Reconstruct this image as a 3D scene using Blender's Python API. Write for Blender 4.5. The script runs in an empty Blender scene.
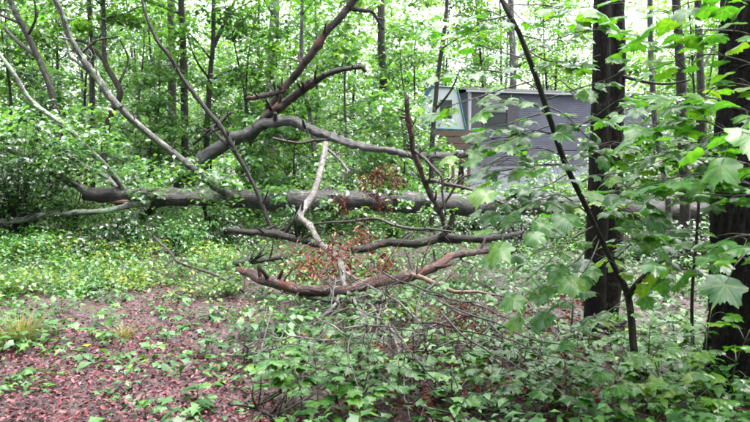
import bpy, math, random
import numpy as np
from mathutils import Vector, Matrix

# ------------------------------------------------------------------ camera, sky, sun, exposure
SC = bpy.context.scene
COL = SC.collection
CAMZ, FPX, HOR = 1.5, 650.0, 165.0            # eye height, focal length in photo pixels, horizon row
PITCH = math.atan((211 - HOR) / FPX)
cam = bpy.data.cameras.new('camera'); camo = bpy.data.objects.new('camera', cam); COL.objects.link(camo)
camo.location = (0, 0, CAMZ); camo.rotation_euler = (math.pi / 2 - PITCH, 0, 0)
cam.sensor_width = 36; cam.lens = 36 * FPX / 750; cam.clip_end = 2000; cam.clip_start = 0.05
SC.camera = camo
cam.dof.use_dof = True; cam.dof.focus_distance = 6.5; cam.dof.aperture_fstop = 5.6
SUN_EL, SUN_AZ = math.radians(74), math.radians(65)   # high sun behind cloud, ahead and to the right
w = bpy.data.worlds.new('World'); SC.world = w; w.use_nodes = True
nt = w.node_tree; bg = nt.nodes['Background']
sky = nt.nodes.new('ShaderNodeTexSky'); sky.sky_type = 'NISHITA'; sky.sun_disc = False
sky.sun_elevation = SUN_EL; sky.sun_rotation = SUN_AZ; sky.dust_density = 6; sky.air_density = 1.0; sky.ozone_density = 1.0
hs = nt.nodes.new('ShaderNodeHueSaturation'); hs.inputs['Saturation'].default_value = 0.3   # cloud layer: nearly white
nt.links.new(sky.outputs[0], hs.inputs['Color']); nt.links.new(hs.outputs[0], bg.inputs[0])
bg.inputs[1].default_value = 0.15
sl = bpy.data.lights.new('sun', 'SUN'); sl.energy = 0.6; sl.angle = math.radians(90); sl.color = (1, .97, .93)
so = bpy.data.objects.new('sun', sl); COL.objects.link(so)
sd = Vector((math.sin(SUN_AZ) * math.cos(SUN_EL), math.cos(SUN_AZ) * math.cos(SUN_EL), math.sin(SUN_EL)))
so.rotation_euler = (-sd).to_track_quat('-Z', 'Y').to_euler(); so.location = (0, 0, 30)
SC.view_settings.view_transform = 'Standard'; SC.view_settings.look = 'None'
SC.view_settings.exposure = 3.25; SC.view_settings.gamma = 1
SC.render.engine = 'CYCLES'
SC.cycles.max_bounces = 5; SC.cycles.diffuse_bounces = 3; SC.cycles.glossy_bounces = 2; SC.cycles.filter_width = 1.7

# ------------------------------------------------------------------ helpers
rng = np.random.default_rng(7)
def U(a, b): return float(rng.uniform(a, b))

def h(x, y):                                   # ground height
    x = np.asarray(x, float); y = np.asarray(y, float)
    z = .05 * np.sin(x * .7 + 1) * np.cos(y * .6) + .03 * np.sin(x * 1.9 + y * 1.3)
    return z + np.clip((y - 30) * .02, 0, 1.6) + .25 * np.exp(-((x + 7) ** 2 / 14 + (y - 13) ** 2 / 8))
def P(px, py, d):                              # photo pixel at depth d -> point
    if d < 0: d = (CAMZ + d) * FPX / (py - HOR)        # a negative depth gives the height above the ground instead
    dx = (px - 375) / FPX; u = (211 - py) / FPX
    c, s = math.cos(PITCH), math.sin(PITCH)
    dy = c + u * s; dz = -s + u * c
    t = d / dy
    return Vector((dx * t, d, CAMZ + dz * t))
def G(px, py):                                 # photo pixel -> point on the ground
    z = 0
    for _ in range(6):
        a = P(px, py, 1.0); t = (CAMZ - z) / (CAMZ - a.z)
        z = float(h(a.x * t, t))
    return Vector((a.x * t, t, z))
def GX(px, d):                                 # ground point under pixel column px at depth d
    x = (px - 375) / FPX * d
    return Vector((x, d, float(h(x, d))))
def project(p):
    d = p - np.array([0, 0, CAMZ]); c, s = math.cos(PITCH), math.sin(PITCH)
    f = d[:, 1] * c - d[:, 2] * s; up = d[:, 1] * s + d[:, 2] * c
    return 375 + FPX * d[:, 0] / f, 211 - FPX * up / f, f

def newmesh(name, V, F, mat, bk=None, smooth=True, loc=None):
    """V (n,3), F list of index arrays with equal size per array"""
    me = bpy.data.meshes.new(name)
    V = np.asarray(V, np.float32)
    if loc is not None: V = V - np.array(loc, np.float32)
    F = [np.asarray(f, np.int32) for f in F if len(f)]
    me.vertices.add(len(V)); me.vertices.foreach_set('co', V.ravel())
    li = np.concatenate([f.ravel() for f in F]); tot = np.concatenate([np.full(len(f), f.shape[1], np.int32) for f in F])
    me.loops.add(len(li)); me.loops.foreach_set('vertex_index', li)
    me.polygons.add(len(tot)); me.polygons.foreach_set('loop_start', np.concatenate([[0], np.cumsum(tot)[:-1]]).astype(np.int32))
    if bk is not None:
        at = me.attributes.new('bk', 'FLOAT_VECTOR', 'POINT'); at.data.foreach_set('vector', np.asarray(bk, np.float32).ravel())
    me.update(calc_edges=True)
    me.polygons.foreach_set('use_smooth', np.full(len(tot), smooth, bool))
    if mat: me.materials.append(mat)
    return me
def link(name, me, parent=None, loc=None):
    o = bpy.data.objects.new(name, me); COL.objects.link(o)
    if parent: o.parent = parent
    elif loc is not None: o.location = loc
    return o
def tag(o, label=None, cat=None, group=None, kind=None):
    if label: o['label'] = label
    if cat: o['category'] = cat
    if group: o['group'] = group
    if kind: o['kind'] = kind
    return o
def thing(name, label, cat, loc, group=None):
    return tag(link(name, None, None, loc), label, cat, group)

class MB:
    """collects tubes and boxes into one mesh"""
    def __init__(s): s.V = []; s.B = []; s.F4 = []; s.F3 = []; s.n = 0
    def add(s, V, F4=None, F3=None, B=None):
        V = np.asarray(V, float).reshape(-1, 3)
        s.V.append(V); s.B.append(V if B is None else B)
        if F4 is not None and len(F4): s.F4.append(np.asarray(F4) + s.n)
        if F3 is not None and len(F3): s.F3.append(np.asarray(F3) + s.n)
        s.n += len(V)
    def tube(s, pts, rad, seg=8, sub=4, rough=.08, flare=0, wob=0, jag=0, knot=0):
        pts = np.array([list(p) for p in pts], float); rad = np.asarray(rad, float)
        if len(pts) > 2 or sub > 1:
            a = np.vstack([2 * pts[0] - pts[1], pts, 2 * pts[-1] - pts[-2]]); out = []; ro = []
            for i in range(len(pts) - 1):
                for k in range(sub):
                    t = k / sub; p0, p1, p2, p3 = a[i:i + 4]
                    out.append(.5 * (2 * p1 + (p2 - p0) * t + (2 * p0 - 5 * p1 + 4 * p2 - p3) * t * t + (3 * p1 - p0 - 3 * p2 + p3) * t ** 3))
                    ro.append(rad[i] * (1 - t) + rad[i + 1] * t)
            pts = np.array(out + [pts[-1]]); rad = np.array(ro + [rad[-1]])
        n = len(pts)
        if wob: pts[1:-1] += rng.normal(0, wob, (n - 2, 3))
        tan = np.gradient(pts, axis=0); tan /= np.linalg.norm(tan, axis=1)[:, None] + 1e-9
        ref = np.array([1., 0, 0]) if abs(tan[0][0]) < .8 else np.array([0, 0, 1.])
        ln = np.concatenate([[0], np.cumsum(np.linalg.norm(np.diff(pts, axis=0), axis=1))])
        if knot: rad = rad * (1 + knot * .5 * rng.normal(0, 1, n)) * np.where(rng.uniform(0, 1, n) < knot, 1.28, 1.0)
        th = np.arange(seg) * 2 * math.pi / seg; V = np.zeros((n, seg, 3)); B = np.zeros((n, seg, 3)); off = rng.uniform(0, 50, 3)
        ph = rng.uniform(0, 6.28, 4); rm = max(rad.mean(), .004)
        for i in range(n):
            x = ref - tan[i] * ref.dot(tan[i]); x /= np.linalg.norm(x); y = np.cross(tan[i], x); ref = x
            k = 1 + rough * (.6 * np.sin(th * 2 + ph[0] + ln[i] * 2.1) + .5 * np.sin(th * 3 + ph[1] - ln[i] * 3.3) + .4 * rng.normal(0, 1, seg) * .6)
            if flare:                                   # buttressed base
                e = math.exp(-ln[i] / (rm * 2.2)); k = k + flare * e * (1 + .55 * np.sin(th * 4 + ph[2]) + .25 * np.sin(th * 7 + ph[3]))
            ax = 0
            if jag and i == n - 1: ax = rng.uniform(-.2, 1, seg)[:, None] * jag * tan[i]
            V[i] = pts[i] + ax + rad[i] * (np.outer(np.cos(th) * k, x) + np.outer(np.sin(th) * k, y))
            B[i] = np.stack([np.cos(th) * rm, np.sin(th) * rm, np.full(seg, ln[i])], 1) + off
        i0 = np.arange(n - 1)[:, None] * seg; j = np.arange(seg); j2 = (j + 1) % seg
        F = np.stack([i0 + j, i0 + j2, i0 + seg + j2, i0 + seg + j], -1).reshape(-1, 4)
        V = V.reshape(-1, 3); B = B.reshape(-1, 3)
        V = np.vstack([V, pts[0], pts[-1] - tan[-1] * jag * .4]); B = np.vstack([B, off, off])
        m = n * seg
        F3 = np.vstack([np.stack([np.full(seg, m), j2, j], 1), np.stack([np.full(seg, m + 1), m - seg + j, m - seg + j2], 1)])
        s.add(V, F, F3, B)
        return pts, rad
    def box(s, o, ex, ey, ez):                          # corner + three edge vectors
        o, ex, ey, ez = [np.array(list(v), float) for v in (o, ex, ey, ez)]
        V = np.array([o + a * ex + b * ey + c * ez for c in (0, 1) for b in (0, 1) for a in (0, 1)])
        s.add(V, [[0, 2, 3, 1], [4, 5, 7, 6], [0, 1, 5, 4], [2, 6, 7, 3], [0, 4, 6, 2], [1, 3, 7, 5]])
    def build(s, name, mat, parent=None, smooth=True):
        loc = parent_loc(parent)
        me = newmesh(name, np.vstack(s.V), [np.vstack(f) for f in (s.F4, s.F3) if f], mat, np.vstack(s.B), smooth, loc)
        return link(name, me, parent)
def parent_loc(o):
    v = Vector((0, 0, 0))
    while o: v = v + o.location; o = o.parent
    return v

# ---- leaves
def tpl(pts, tris): return np.array(pts, float), np.array(tris)
LEAF = tpl([(0, 0, 0), (-.27, .38, .07), (0, .42, 0), (.27, .38, .07), (-.14, .78, -.02), (0, .8, -.06), (.14, .78, -.02), (0, 1.05, -.16)],
           [(0, 2, 1), (0, 3, 2), (1, 2, 4), (2, 5, 4), (2, 3, 6), (2, 6, 5), (4, 5, 7), (5, 6, 7)])
LEAF4 = tpl([(0, 0, 0), (-.3, .5, .08), (0, .5, 0), (.3, .5, .08), (0, 1, -.14)], [(0, 2, 1), (0, 3, 2), (1, 2, 4), (2, 3, 4)])
LEAFF = tpl([(0, 0, 0), (-.33, .5, .06), (.33, .5, -.06), (0, 1, -.1)], [(0, 2, 1), (1, 2, 3)])
LOBE = tpl([(0, 0, 0), (-.16, .2, .02), (-.46, .38, .02), (-.2, .5, .03), (0, .4, 0), (.2, .5, .03), (.46, .38, .02), (.16, .2, .02), (-.17, .72, -.02), (.17, .72, -.02), (0, 1, -.12)],
           [(0, 4, 1), (1, 3, 2), (1, 4, 3), (0, 7, 4), (7, 6, 5), (7, 5, 4), (3, 4, 8), (4, 5, 9), (4, 9, 8), (8, 9, 10)])
DRYN = tpl([(0, 0, 0), (-.14, .4, .1), (0, .45, 0), (.14, .35, .12), (.06, 1, .2)], [(0, 2, 1), (0, 3, 2), (1, 2, 4), (2, 3, 4)])
DRY = tpl([(0, 0, 0), (-.25, .4, .2), (0, .45, 0), (.25, .4, .16), (0, 1, .12)], [(0, 2, 1), (0, 3, 2), (1, 2, 4), (2, 3, 4)])

def leafcloud(pos, size, T, up=.75, droop=.25, outdir=None):
    """arrays for many leaves: normals mostly up, tips random and drooping"""
    n = len(pos); a = rng.uniform(0, 2 * math.pi, n)
    tip = np.stack([np.cos(a), np.sin(a), np.zeros(n)], 1)
    if outdir is not None: tip = tip * .6 + outdir
    tip[:, 2] += rng.normal(-droop, .25, n)
    tip /= np.linalg.norm(tip, axis=1)[:, None]
    nr = rng.normal(0, 1, (n, 3)) * (1 - up); nr[:, 2] += up
    nr -= tip * (nr * tip).sum(1)[:, None]; nr /= np.linalg.norm(nr, axis=1)[:, None] + 1e-9
    sx = np.cross(tip, nr)
    tv, tf = T; k = len(tv)
    V = pos[:, None, :] + size[:, None, None] * (tv[None, :, 0:1] * sx[:, None] + tv[None, :, 1:2] * tip[:, None] + tv[None, :, 2:3] * nr[:, None])
    F = (np.arange(n)[:, None, None] * k + tf[None]).reshape(-1, 3)
    return V.reshape(-1, 3), F
def leaves(name, pos, size, T, mat, parent=None, **kw):
    V, F = leafcloud(np.asarray(pos, float), np.asarray(size, float), T, **kw)
    return link(name, newmesh(name, V, [F], mat, None, True, parent_loc(parent)), parent)

# ------------------------------------------------------------------ materials
def mat(name):
    m = bpy.data.materials.new(name); m.use_nodes = True
    return m, m.node_tree, m.node_tree.nodes['Principled BSDF'], m.node_tree.nodes['Material Output']
def node(t, typ, **kw):
    n = t.nodes.new(typ)
    for k, v in kw.items():
        if k in n.inputs: n.inputs[k].default_value = v
        else: setattr(n, k, v)
    return n
def ramp(t, fac, stops):
    r = t.nodes.new('ShaderNodeValToRGB'); e = r.color_ramp.elements
    while len(e) < len(stops): e.new(.5)
    for x, (p, c) in zip(e, stops): x.position = p; x.color = (*c, 1)
    t.links.new(fac, r.inputs[0]); return r.outputs[0]
def mixc(t, fac, a, b, mode='MIX'):
    m = node(t, 'ShaderNodeMix', data_type='RGBA', blend_type=mode)
    for s, v in ((0, fac), (6, a), (7, b)):
        if isinstance(v, (int, float)): m.inputs[s].default_value = v
        elif isinstance(v, tuple): m.inputs[s].default_value = (*v, 1)
        else: t.links.new(v, m.inputs[s])
    return m.outputs[2]
def leafmat(name, stops, rough=.33, trans=.35, tcol=(1.5, 1.65, .45), spec=.5, obj=False, coat=0.0, scale=.9, veins=False, dark=1.0, sat=(.86, 1.05, .78)):
    m, t, b, o = mat(name); stops = [(p_, tuple(v * dark * (k_ if c_[1] > c_[0] and c_[1] > c_[2] else 1) for v, k_ in zip(c_, sat))) for p_, c_ in stops]
    if obj: rnd = node(t, 'ShaderNodeObjectInfo').outputs['Random']
    else: rnd = node(t, 'ShaderNodeNewGeometry').outputs['Random Per Island']
    pos = node(t, 'ShaderNodeNewGeometry').outputs['Position']
    nz = node(t, 'ShaderNodeTexNoise', Scale=scale, Detail=2.0); t.links.new(pos, nz.inputs['Vector'])
    ma = node(t, 'ShaderNodeMath', operation='MULTIPLY_ADD'); ma.inputs[1].default_value = .65; t.links.new(rnd, ma.inputs[0])
    mb = node(t, 'ShaderNodeMath', operation='MULTIPLY_ADD'); mb.inputs[1].default_value = 1.3; mb.inputs[2].default_value = -.47
    t.links.new(nz.outputs[0], mb.inputs[0]); t.links.new(mb.outputs[0], ma.inputs[2])
    c = ramp(t, ma.outputs[0], stops)
    if veins:                                              # leaf-local: five veins fanning from the stalk, blotches, a few brown spots
        tc = node(t, 'ShaderNodeTexCoord').outputs['Object']; sx = node(t, 'ShaderNodeSeparateXYZ'); t.links.new(tc, sx.inputs[0])
        def mth(op, a, b_=None):
            q = node(t, 'ShaderNodeMath', operation=op)
            for i_, v in enumerate((a, b_)):
                if v is None: continue
                if isinstance(v, (int, float)): q.inputs[i_].default_value = v
                else: t.links.new(v, q.inputs[i_])
            return q.outputs[0]
        ax = mth('ABSOLUTE', sx.outputs[0]); dist = None
        for an in (0, 50, 106):
            a_ = math.radians(an); e = mth('ABSOLUTE', mth('SUBTRACT', mth('MULTIPLY', ax, math.cos(a_)), mth('MULTIPLY', sx.outputs[1], math.sin(a_))))
            along = mth('ADD', mth('MULTIPLY', ax, math.sin(a_)), mth('MULTIPLY', sx.outputs[1], math.cos(a_)))
            e = mth('ADD', e, mth('MULTIPLY', mth('LESS_THAN', along, 0.0), 9.0)); dist = e if dist is None else mth('MINIMUM', dist, e)
        vf = ramp(t, dist, [(.004, (1, 1, 1)), (.022, (0, 0, 0))])
        c = mixc(t, mth('MULTIPLY', vf, .5), c, (.16, .22, .06))
        bz = node(t, 'ShaderNodeTexNoise', Scale=5.0, Detail=4.0); t.links.new(pos, bz.inputs['Vector']); bz.inputs['Scale'].default_value = 38.0
        c = mixc(t, 1.0, c, ramp(t, bz.outputs[0], [(.3, (.6, .65, .6)), (.7, (1.25, 1.2, 1.1))]), 'MULTIPLY')
        c = mixc(t, ramp(t, bz.outputs[0], [(.70, (0, 0, 0)), (.74, (.8, .8, .8))]), c, (.07, .035, .015))
    t.links.new(c, b.inputs['Base Color']); b.inputs['Roughness'].default_value = rough; b.inputs['Specular IOR Level'].default_value = spec
    b.inputs['Coat Weight'].default_value = coat; b.inputs['Coat Roughness'].default_value = .22; b.inputs['Coat IOR'].default_value = 1.55
    if trans:
        tr = node(t, 'ShaderNodeBsdfTranslucent'); t.links.new(mixc(t, 1.0, c, tcol, 'MULTIPLY'), tr.inputs[0])
        mx = node(t, 'ShaderNodeMixShader'); mx.inputs[0].default_value = trans
        t.links.new(b.outputs[0], mx.inputs[1]); t.links.new(tr.outputs[0], mx.inputs[2]); t.links.new(mx.outputs[0], o.inputs[0])
    return m
def barkmat(name, dark, light, lichen=None, lich=.0, sc=14, bump=.5, rough=.55, red=None, spec=.25):
    m, t, b, o = mat(name)
    at = node(t, 'ShaderNodeAttribute', attribute_name='bk')
    mp = node(t, 'ShaderNodeMapping'); mp.inputs['Scale'].default_value = (1, 1, .3); t.links.new(at.outputs['Vector'], mp.inputs[0])
    n1 = node(t, 'ShaderNodeTexNoise', Scale=sc * 1.6, Detail=6.0, Roughness=.65, Distortion=.6); t.links.new(mp.outputs[0], n1.inputs['Vector'])
    m2 = node(t, 'ShaderNodeMapping'); m2.inputs['Scale'].default_value = (1, 1, .16); t.links.new(at.outputs['Vector'], m2.inputs[0])
    vo = node(t, 'ShaderNodeTexNoise', Scale=sc * .8, Detail=4.0, Roughness=.6, Distortion=1.2); t.links.new(m2.outputs[0], vo.inputs['Vector'])
    rs_ = node(t, 'ShaderNodeMath', operation='SUBTRACT'); rs_.inputs[1].default_value = .5; t.links.new(vo.outputs[0], rs_.inputs[0])
    ra_ = node(t, 'ShaderNodeMath', operation='ABSOLUTE'); t.links.new(rs_.outputs[0], ra_.inputs[0])
    c = ramp(t, n1.outputs[0], [(.33, dark), (.68, light)])
    fu = ramp(t, ra_.outputs[0], [(0, (.2, .2, .2)), (.1, (1, 1, 1))])
    c = mixc(t, 1.0, c, fu, 'MULTIPLY')
    if lichen:
        n2 = node(t, 'ShaderNodeTexNoise', Scale=5.0, Detail=5.0, Roughness=.7); t.links.new(at.outputs['Vector'], n2.inputs['Vector'])
        f = ramp(t, n2.outputs[0], [(.62 - lich * .3, (0, 0, 0)), (.72 - lich * .3, (.85, .85, .85))]); c = mixc(t, f, c, lichen)
    if red:
        n3 = node(t, 'ShaderNodeTexNoise', Scale=2.6, Detail=4.0, Roughness=.6); t.links.new(at.outputs['Vector'], n3.inputs['Vector'])
        f = ramp(t, n3.outputs[0], [(.5, (0, 0, 0)), (.58, (.9, .9, .9))]); c = mixc(t, f, c, red)
    t.links.new(c, b.inputs['Base Color']); b.inputs['Roughness'].default_value = rough; b.inputs['Specular IOR Level'].default_value = spec
    bm = node(t, 'ShaderNodeBump', Strength=bump, Distance=.03); hh = mixc(t, .5, n1.outputs[0], fu)
    t.links.new(hh, bm.inputs['Height']); t.links.new(bm.outputs[0], b.inputs['Normal'])
    return m
def plain(name, col, rough=.6, var=.25, sc=6, stretch=(1, 1, 1), bump=0):
    m, t, b, o = mat(name)
    tc = node(t, 'ShaderNodeNewGeometry'); mp = node(t, 'ShaderNodeMapping'); mp.inputs['Scale'].default_value = stretch
    t.links.new(tc.outputs['Position'], mp.inputs[0])
    nz = node(t, 'ShaderNodeTexNoise', Scale=sc, Detail=5.0, Roughness=.65); t.links.new(mp.outputs[0], nz.inputs['Vector'])
    c = ramp(t, nz.outputs[0], [(.3, tuple(x * (1 - var) for x in col)), (.7, tuple(min(1, x * (1 + var)) for x in col))])
    t.links.new(c, b.inputs['Base Color']); b.inputs['Roughness'].default_value = rough
    if bump:
        bm = node(t, 'ShaderNodeBump', Strength=bump, Distance=.02); t.links.new(nz.outputs[0], bm.inputs['Height']); t.links.new(bm.outputs[0], b.inputs['Normal'])
    return m

M = {}
M['maple'] = leafmat('maple_leaf', [(0, (.012, .046, .02)), (.4, (.022, .08, .026)), (.7, (.042, .115, .02)), (1, (.1, .15, .016))], .28, .48, obj=True, coat=.2, spec=.42, veins=True, dark=1.3, sat=(.95, 1.08, .6))
M['under'] = leafmat('understory_leaf', [(0, (.013, .045, .018)), (.45, (.026, .08, .026)), (.8, (.05, .12, .028)), (1, (.1, .16, .03))], .3, .4, coat=.2, dark=.95, sat=(1, 1, 1))
M['pale'] = leafmat('pale_leaf', [(0, (.024, .068, .032)), (.45, (.048, .12, .05)), (.8, (.085, .165, .06)), (1, (.13, .2, .055))], .3, .42, coat=.5, sat=(1.02, 1, 1.0), dark=1.2)
M['canopy'] = leafmat('canopy_leaf', [(0, (.03, .08, .015)), (.5, (.062, .14, .024)), (1, (.13, .2, .03))], .32, .5)
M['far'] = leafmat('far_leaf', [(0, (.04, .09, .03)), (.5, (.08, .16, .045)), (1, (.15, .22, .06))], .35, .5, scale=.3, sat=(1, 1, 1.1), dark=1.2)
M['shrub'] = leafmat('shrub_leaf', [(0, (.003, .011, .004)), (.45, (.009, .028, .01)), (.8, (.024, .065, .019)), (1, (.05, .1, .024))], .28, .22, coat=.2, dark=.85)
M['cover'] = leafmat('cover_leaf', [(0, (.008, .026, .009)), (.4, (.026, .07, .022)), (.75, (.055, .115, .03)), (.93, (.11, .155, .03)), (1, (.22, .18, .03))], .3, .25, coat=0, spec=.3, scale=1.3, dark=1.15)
M['seedling'] = leafmat('seedling_leaf', [(0, (.01, .04, .012)), (.5, (.022, .075, .016)), (1, (.06, .13, .02))], .3, .35, obj=True, coat=0, spec=.32, veins=True, dark=1.1)
M['dead'] = leafmat('dead_leaf', [(0, (.014, .005, .004)), (.3, (.05, .012, .009)), (.6, (.15, .034, .02)), (.8, (.06, .024, .014)), (1, (.17, .06, .038))], .5, .25, (1.4, .9, .7), .3)
LITS = [(0, (0.0074, 0.0019, 0.0026)), (0.18, (0.0556, 0.0114, 0.0207)), (0.36, (0.0881, 0.0153, 0.0182)), (0.5, (0.0186, 0.0044, 0.0061)), (0.64, (0.1299, 0.0319, 0.048)), (0.78, (0.0788, 0.0229, 0.019)), (0.9, (0.2041, 0.0764, 0.1029)), (1, (0.0742, 0.0128, 0.0199))]
M['litter'] = leafmat('litter_leaf', LITS, .4, 0, spec=.22, coat=.0, scale=3.0)
M['litter1'] = leafmat('litter_leaf_single', LITS, .4, 0, spec=.22, obj=True, coat=.0, scale=3.0)
M['grass'] = leafmat('grass_blade', [(0, (.08, .1, .025)), (.5, (.17, .15, .06)), (1, (.26, .2, .09))], .45, .3)
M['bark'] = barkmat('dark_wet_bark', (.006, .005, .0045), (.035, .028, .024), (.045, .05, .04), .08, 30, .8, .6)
M['barkbig'] = barkmat('furrowed_bark', (.004, .003, .003), (.015, .012, .0105), (.04, .04, .032), .1, 40, 1.0, .7, None, .12)
M['barkgrey'] = barkmat('grey_bark', (.03, .029, .028), (.12, .115, .105), (.17, .2, .15), .3, 30, .6, .4)
M['barkpale'] = barkmat('pale_bark', (.07, .07, .065), (.22, .22, .2), (.2, .26, .18), .5, 30, .5, .4)
M['barklog'] = barkmat('fallen_log_bark', (.012, .01, .0105), (.075, .064, .065), (.13, .14, .12), .24, 34, 1.0, .4, None, .5)
M['barkred'] = barkmat('stripped_red_bark', (.007, .004, .004), (.036, .019, .016), (.06, .06, .05), .04, 30, 1.0, .45, (.05, .014, .008))
M['barkdead'] = barkmat('bleached_dead_bark', (.05, .042, .042), (.22, .19, .18), (.2, .2, .17), .2, 36, .6, .42)
M['twig'] = barkmat('twig_bark', (.015, .011, .011), (.085, .065, .06), None, 0, 50, .4, .4)
M['cover2'] = leafmat('yellow_cover_leaf', [(0, (.02, .05, .012)), (.35, (.05, .1, .02)), (.7, (.11, .16, .025)), (1, (.24, .2, .03))], .32, .3, coat=.0, spec=.35, scale=2.2, dark=.95)
M['barkwet'] = barkmat('wet_black_bark', (.003, .0026, .0028), (.024, .02, .021), (.07, .07, .065), .16, 32, 1.0, .34, None, .6)
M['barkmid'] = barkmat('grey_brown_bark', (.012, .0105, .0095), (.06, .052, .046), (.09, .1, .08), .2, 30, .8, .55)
M['barkpeel'] = barkmat('peeling_bark', (.014, .008, .008), (.13, .066, .062), (.18, .12, .11), .2, 34, 1.0, .55, (.085, .024, .015), .25)
M['barkbrown'] = barkmat('brown_trunk_bark', (.006, .0045, .004), (.036, .026, .022), (.055, .055, .045), .12, 34, 1.0, .7, None, .15)
M['wood'] = plain('split_wood', (.1, .06, .04), .6, .5, 30, (.3, 1, 1), .5)
M['stem'] = plain('green_stem', (.03, .036, .015), .5)

# ------------------------------------------------------------------ the ground
def axis(lo, hi, fine, k):
    a = [0.0]; st = fine
    while a[-1] < hi: a.append(a[-1] + st); st *= k
    b = [0.0]; st = fine
    while b[-1] > lo: b.append(b[-1] - st); st *= k
    return np.array(sorted(set(b[1:] + a)))
gx = axis(-700, 700, .22, 1.055); gy = axis(-60, 900, .22, 1.045) + 5
X, Y = np.meshgrid(gx, gy); Z = h(X, Y) - .004
V = np.stack([X, Y, Z], -1).reshape(-1, 3); nx = len(gx)
I = (np.arange(len(gy) - 1)[:, None] * nx + np.arange(nx - 1)[None]).ravel()
m, t, b, o_ = mat('forest_soil')
ps = node(t, 'ShaderNodeNewGeometry').outputs['Position']
n1 = node(t, 'ShaderNodeTexNoise', Scale=9.0, Detail=8.0, Roughness=.7); t.links.new(ps, n1.inputs['Vector'])
vo = node(t, 'ShaderNodeTexVoronoi', Scale=34.0); t.links.new(ps, vo.inputs['Vector'])
c = ramp(t, n1.outputs[0], [(.3, (.006, .004, .0035)), (.55, (.018, .009, .008)), (.75, (.034, .017, .015))])
sp = node(t, 'ShaderNodeSeparateColor'); t.links.new(vo.outputs['Color'], sp.inputs[0])
c = mixc(t, .55, c, ramp(t, sp.outputs[0], [(0, (.008, .004, .004)), (.5, (.026, .01, .01)), (1, (.055, .024, .023))]))
t.links.new(c, b.inputs['Base Color']); b.inputs['Roughness'].default_value = .6
bm_ = node(t, 'ShaderNodeBump', Strength=.6, Distance=.03); t.links.new(n1.outputs[0], bm_.inputs['Height']); t.links.new(bm_.outputs[0], b.inputs['Normal'])
ground = tag(link('ground', newmesh('ground', V, [np.stack([I, I + 1, I + nx + 1, I + nx], 1)], m, None, True)), kind='structure')

def patch(x, y):                               # 1 inside the bare leaf-litter clearing at lower left
    px, py, f = project(np.stack([x, y, h(x, y)], 1))
    edge = 282 + 30 * np.sin(px * .021 + 1) + 14 * np.sin(px * .07)
    right = 270 + 25 * np.sin(py * .05) + (py - 300) * .35
    wob = 18 * np.sin(x * 5 + 2 * np.sin(y * 3)) + 12 * np.sin(y * 7 + x * 2)
    return np.clip((py - edge - 22 + wob * .3) / 26, 0, 1) * np.clip((right - px + wob) / 60, 0, 1)
def scatter(n, y0, y1, wide=.72, pw=1.0):      # points in the view wedge
    u = rng.uniform(0, 1, n); y = (y0 ** pw + u * (y1 ** pw - y0 ** pw)) ** (1 / pw)
    return rng.uniform(-1, 1, n) * (wide * y + 1), y
# leaf litter: near leaves one by one, the rest as one mass
def litter():
    x, y = scatter(125000, 2.6, 13, .72, .6)
    d = .38 + .62 * patch(x, y); k = rng.uniform(0, 1, len(x)) < d; x, y = x[k], y[k]
    pos = np.stack([x, y, h(x, y) + rng.uniform(.003, .035, len(x))], 1); size = rng.uniform(.014, .046, len(x))
    tag(leaves('leaf_litter', pos, size, DRY, M['litter'], None, up=.68, droop=-.05), kind='stuff')
    ms = []
    for i in range(8):
        T = [LEAF, LOBE, DRY][i % 3]; V = T[0].copy(); V[:, 2] = V[:, 2] * U(-1, 2.2) + U(.1, .9) * V[:, 0] ** 2
        ms.append(newmesh('leaf', V, [T[1]], M['litter1']))
    n = 0
    while n < 260:
        px, py = U(-10, 420), U(322, 430)
        g = G(px, py)
        if patch(np.array([g.x]), np.array([g.y]))[0] < .3 and U(0, 1) > .15: continue
        o = link('leaf', ms[n % 8], ground); o.location = g + Vector((0, 0, U(.02, .04)))
        o.rotation_euler = (U(-.35, .35), U(-.35, .35), U(0, 6.28)); s = U(.04, .065); o.scale = (s, s, s); n += 1
litter()

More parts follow.
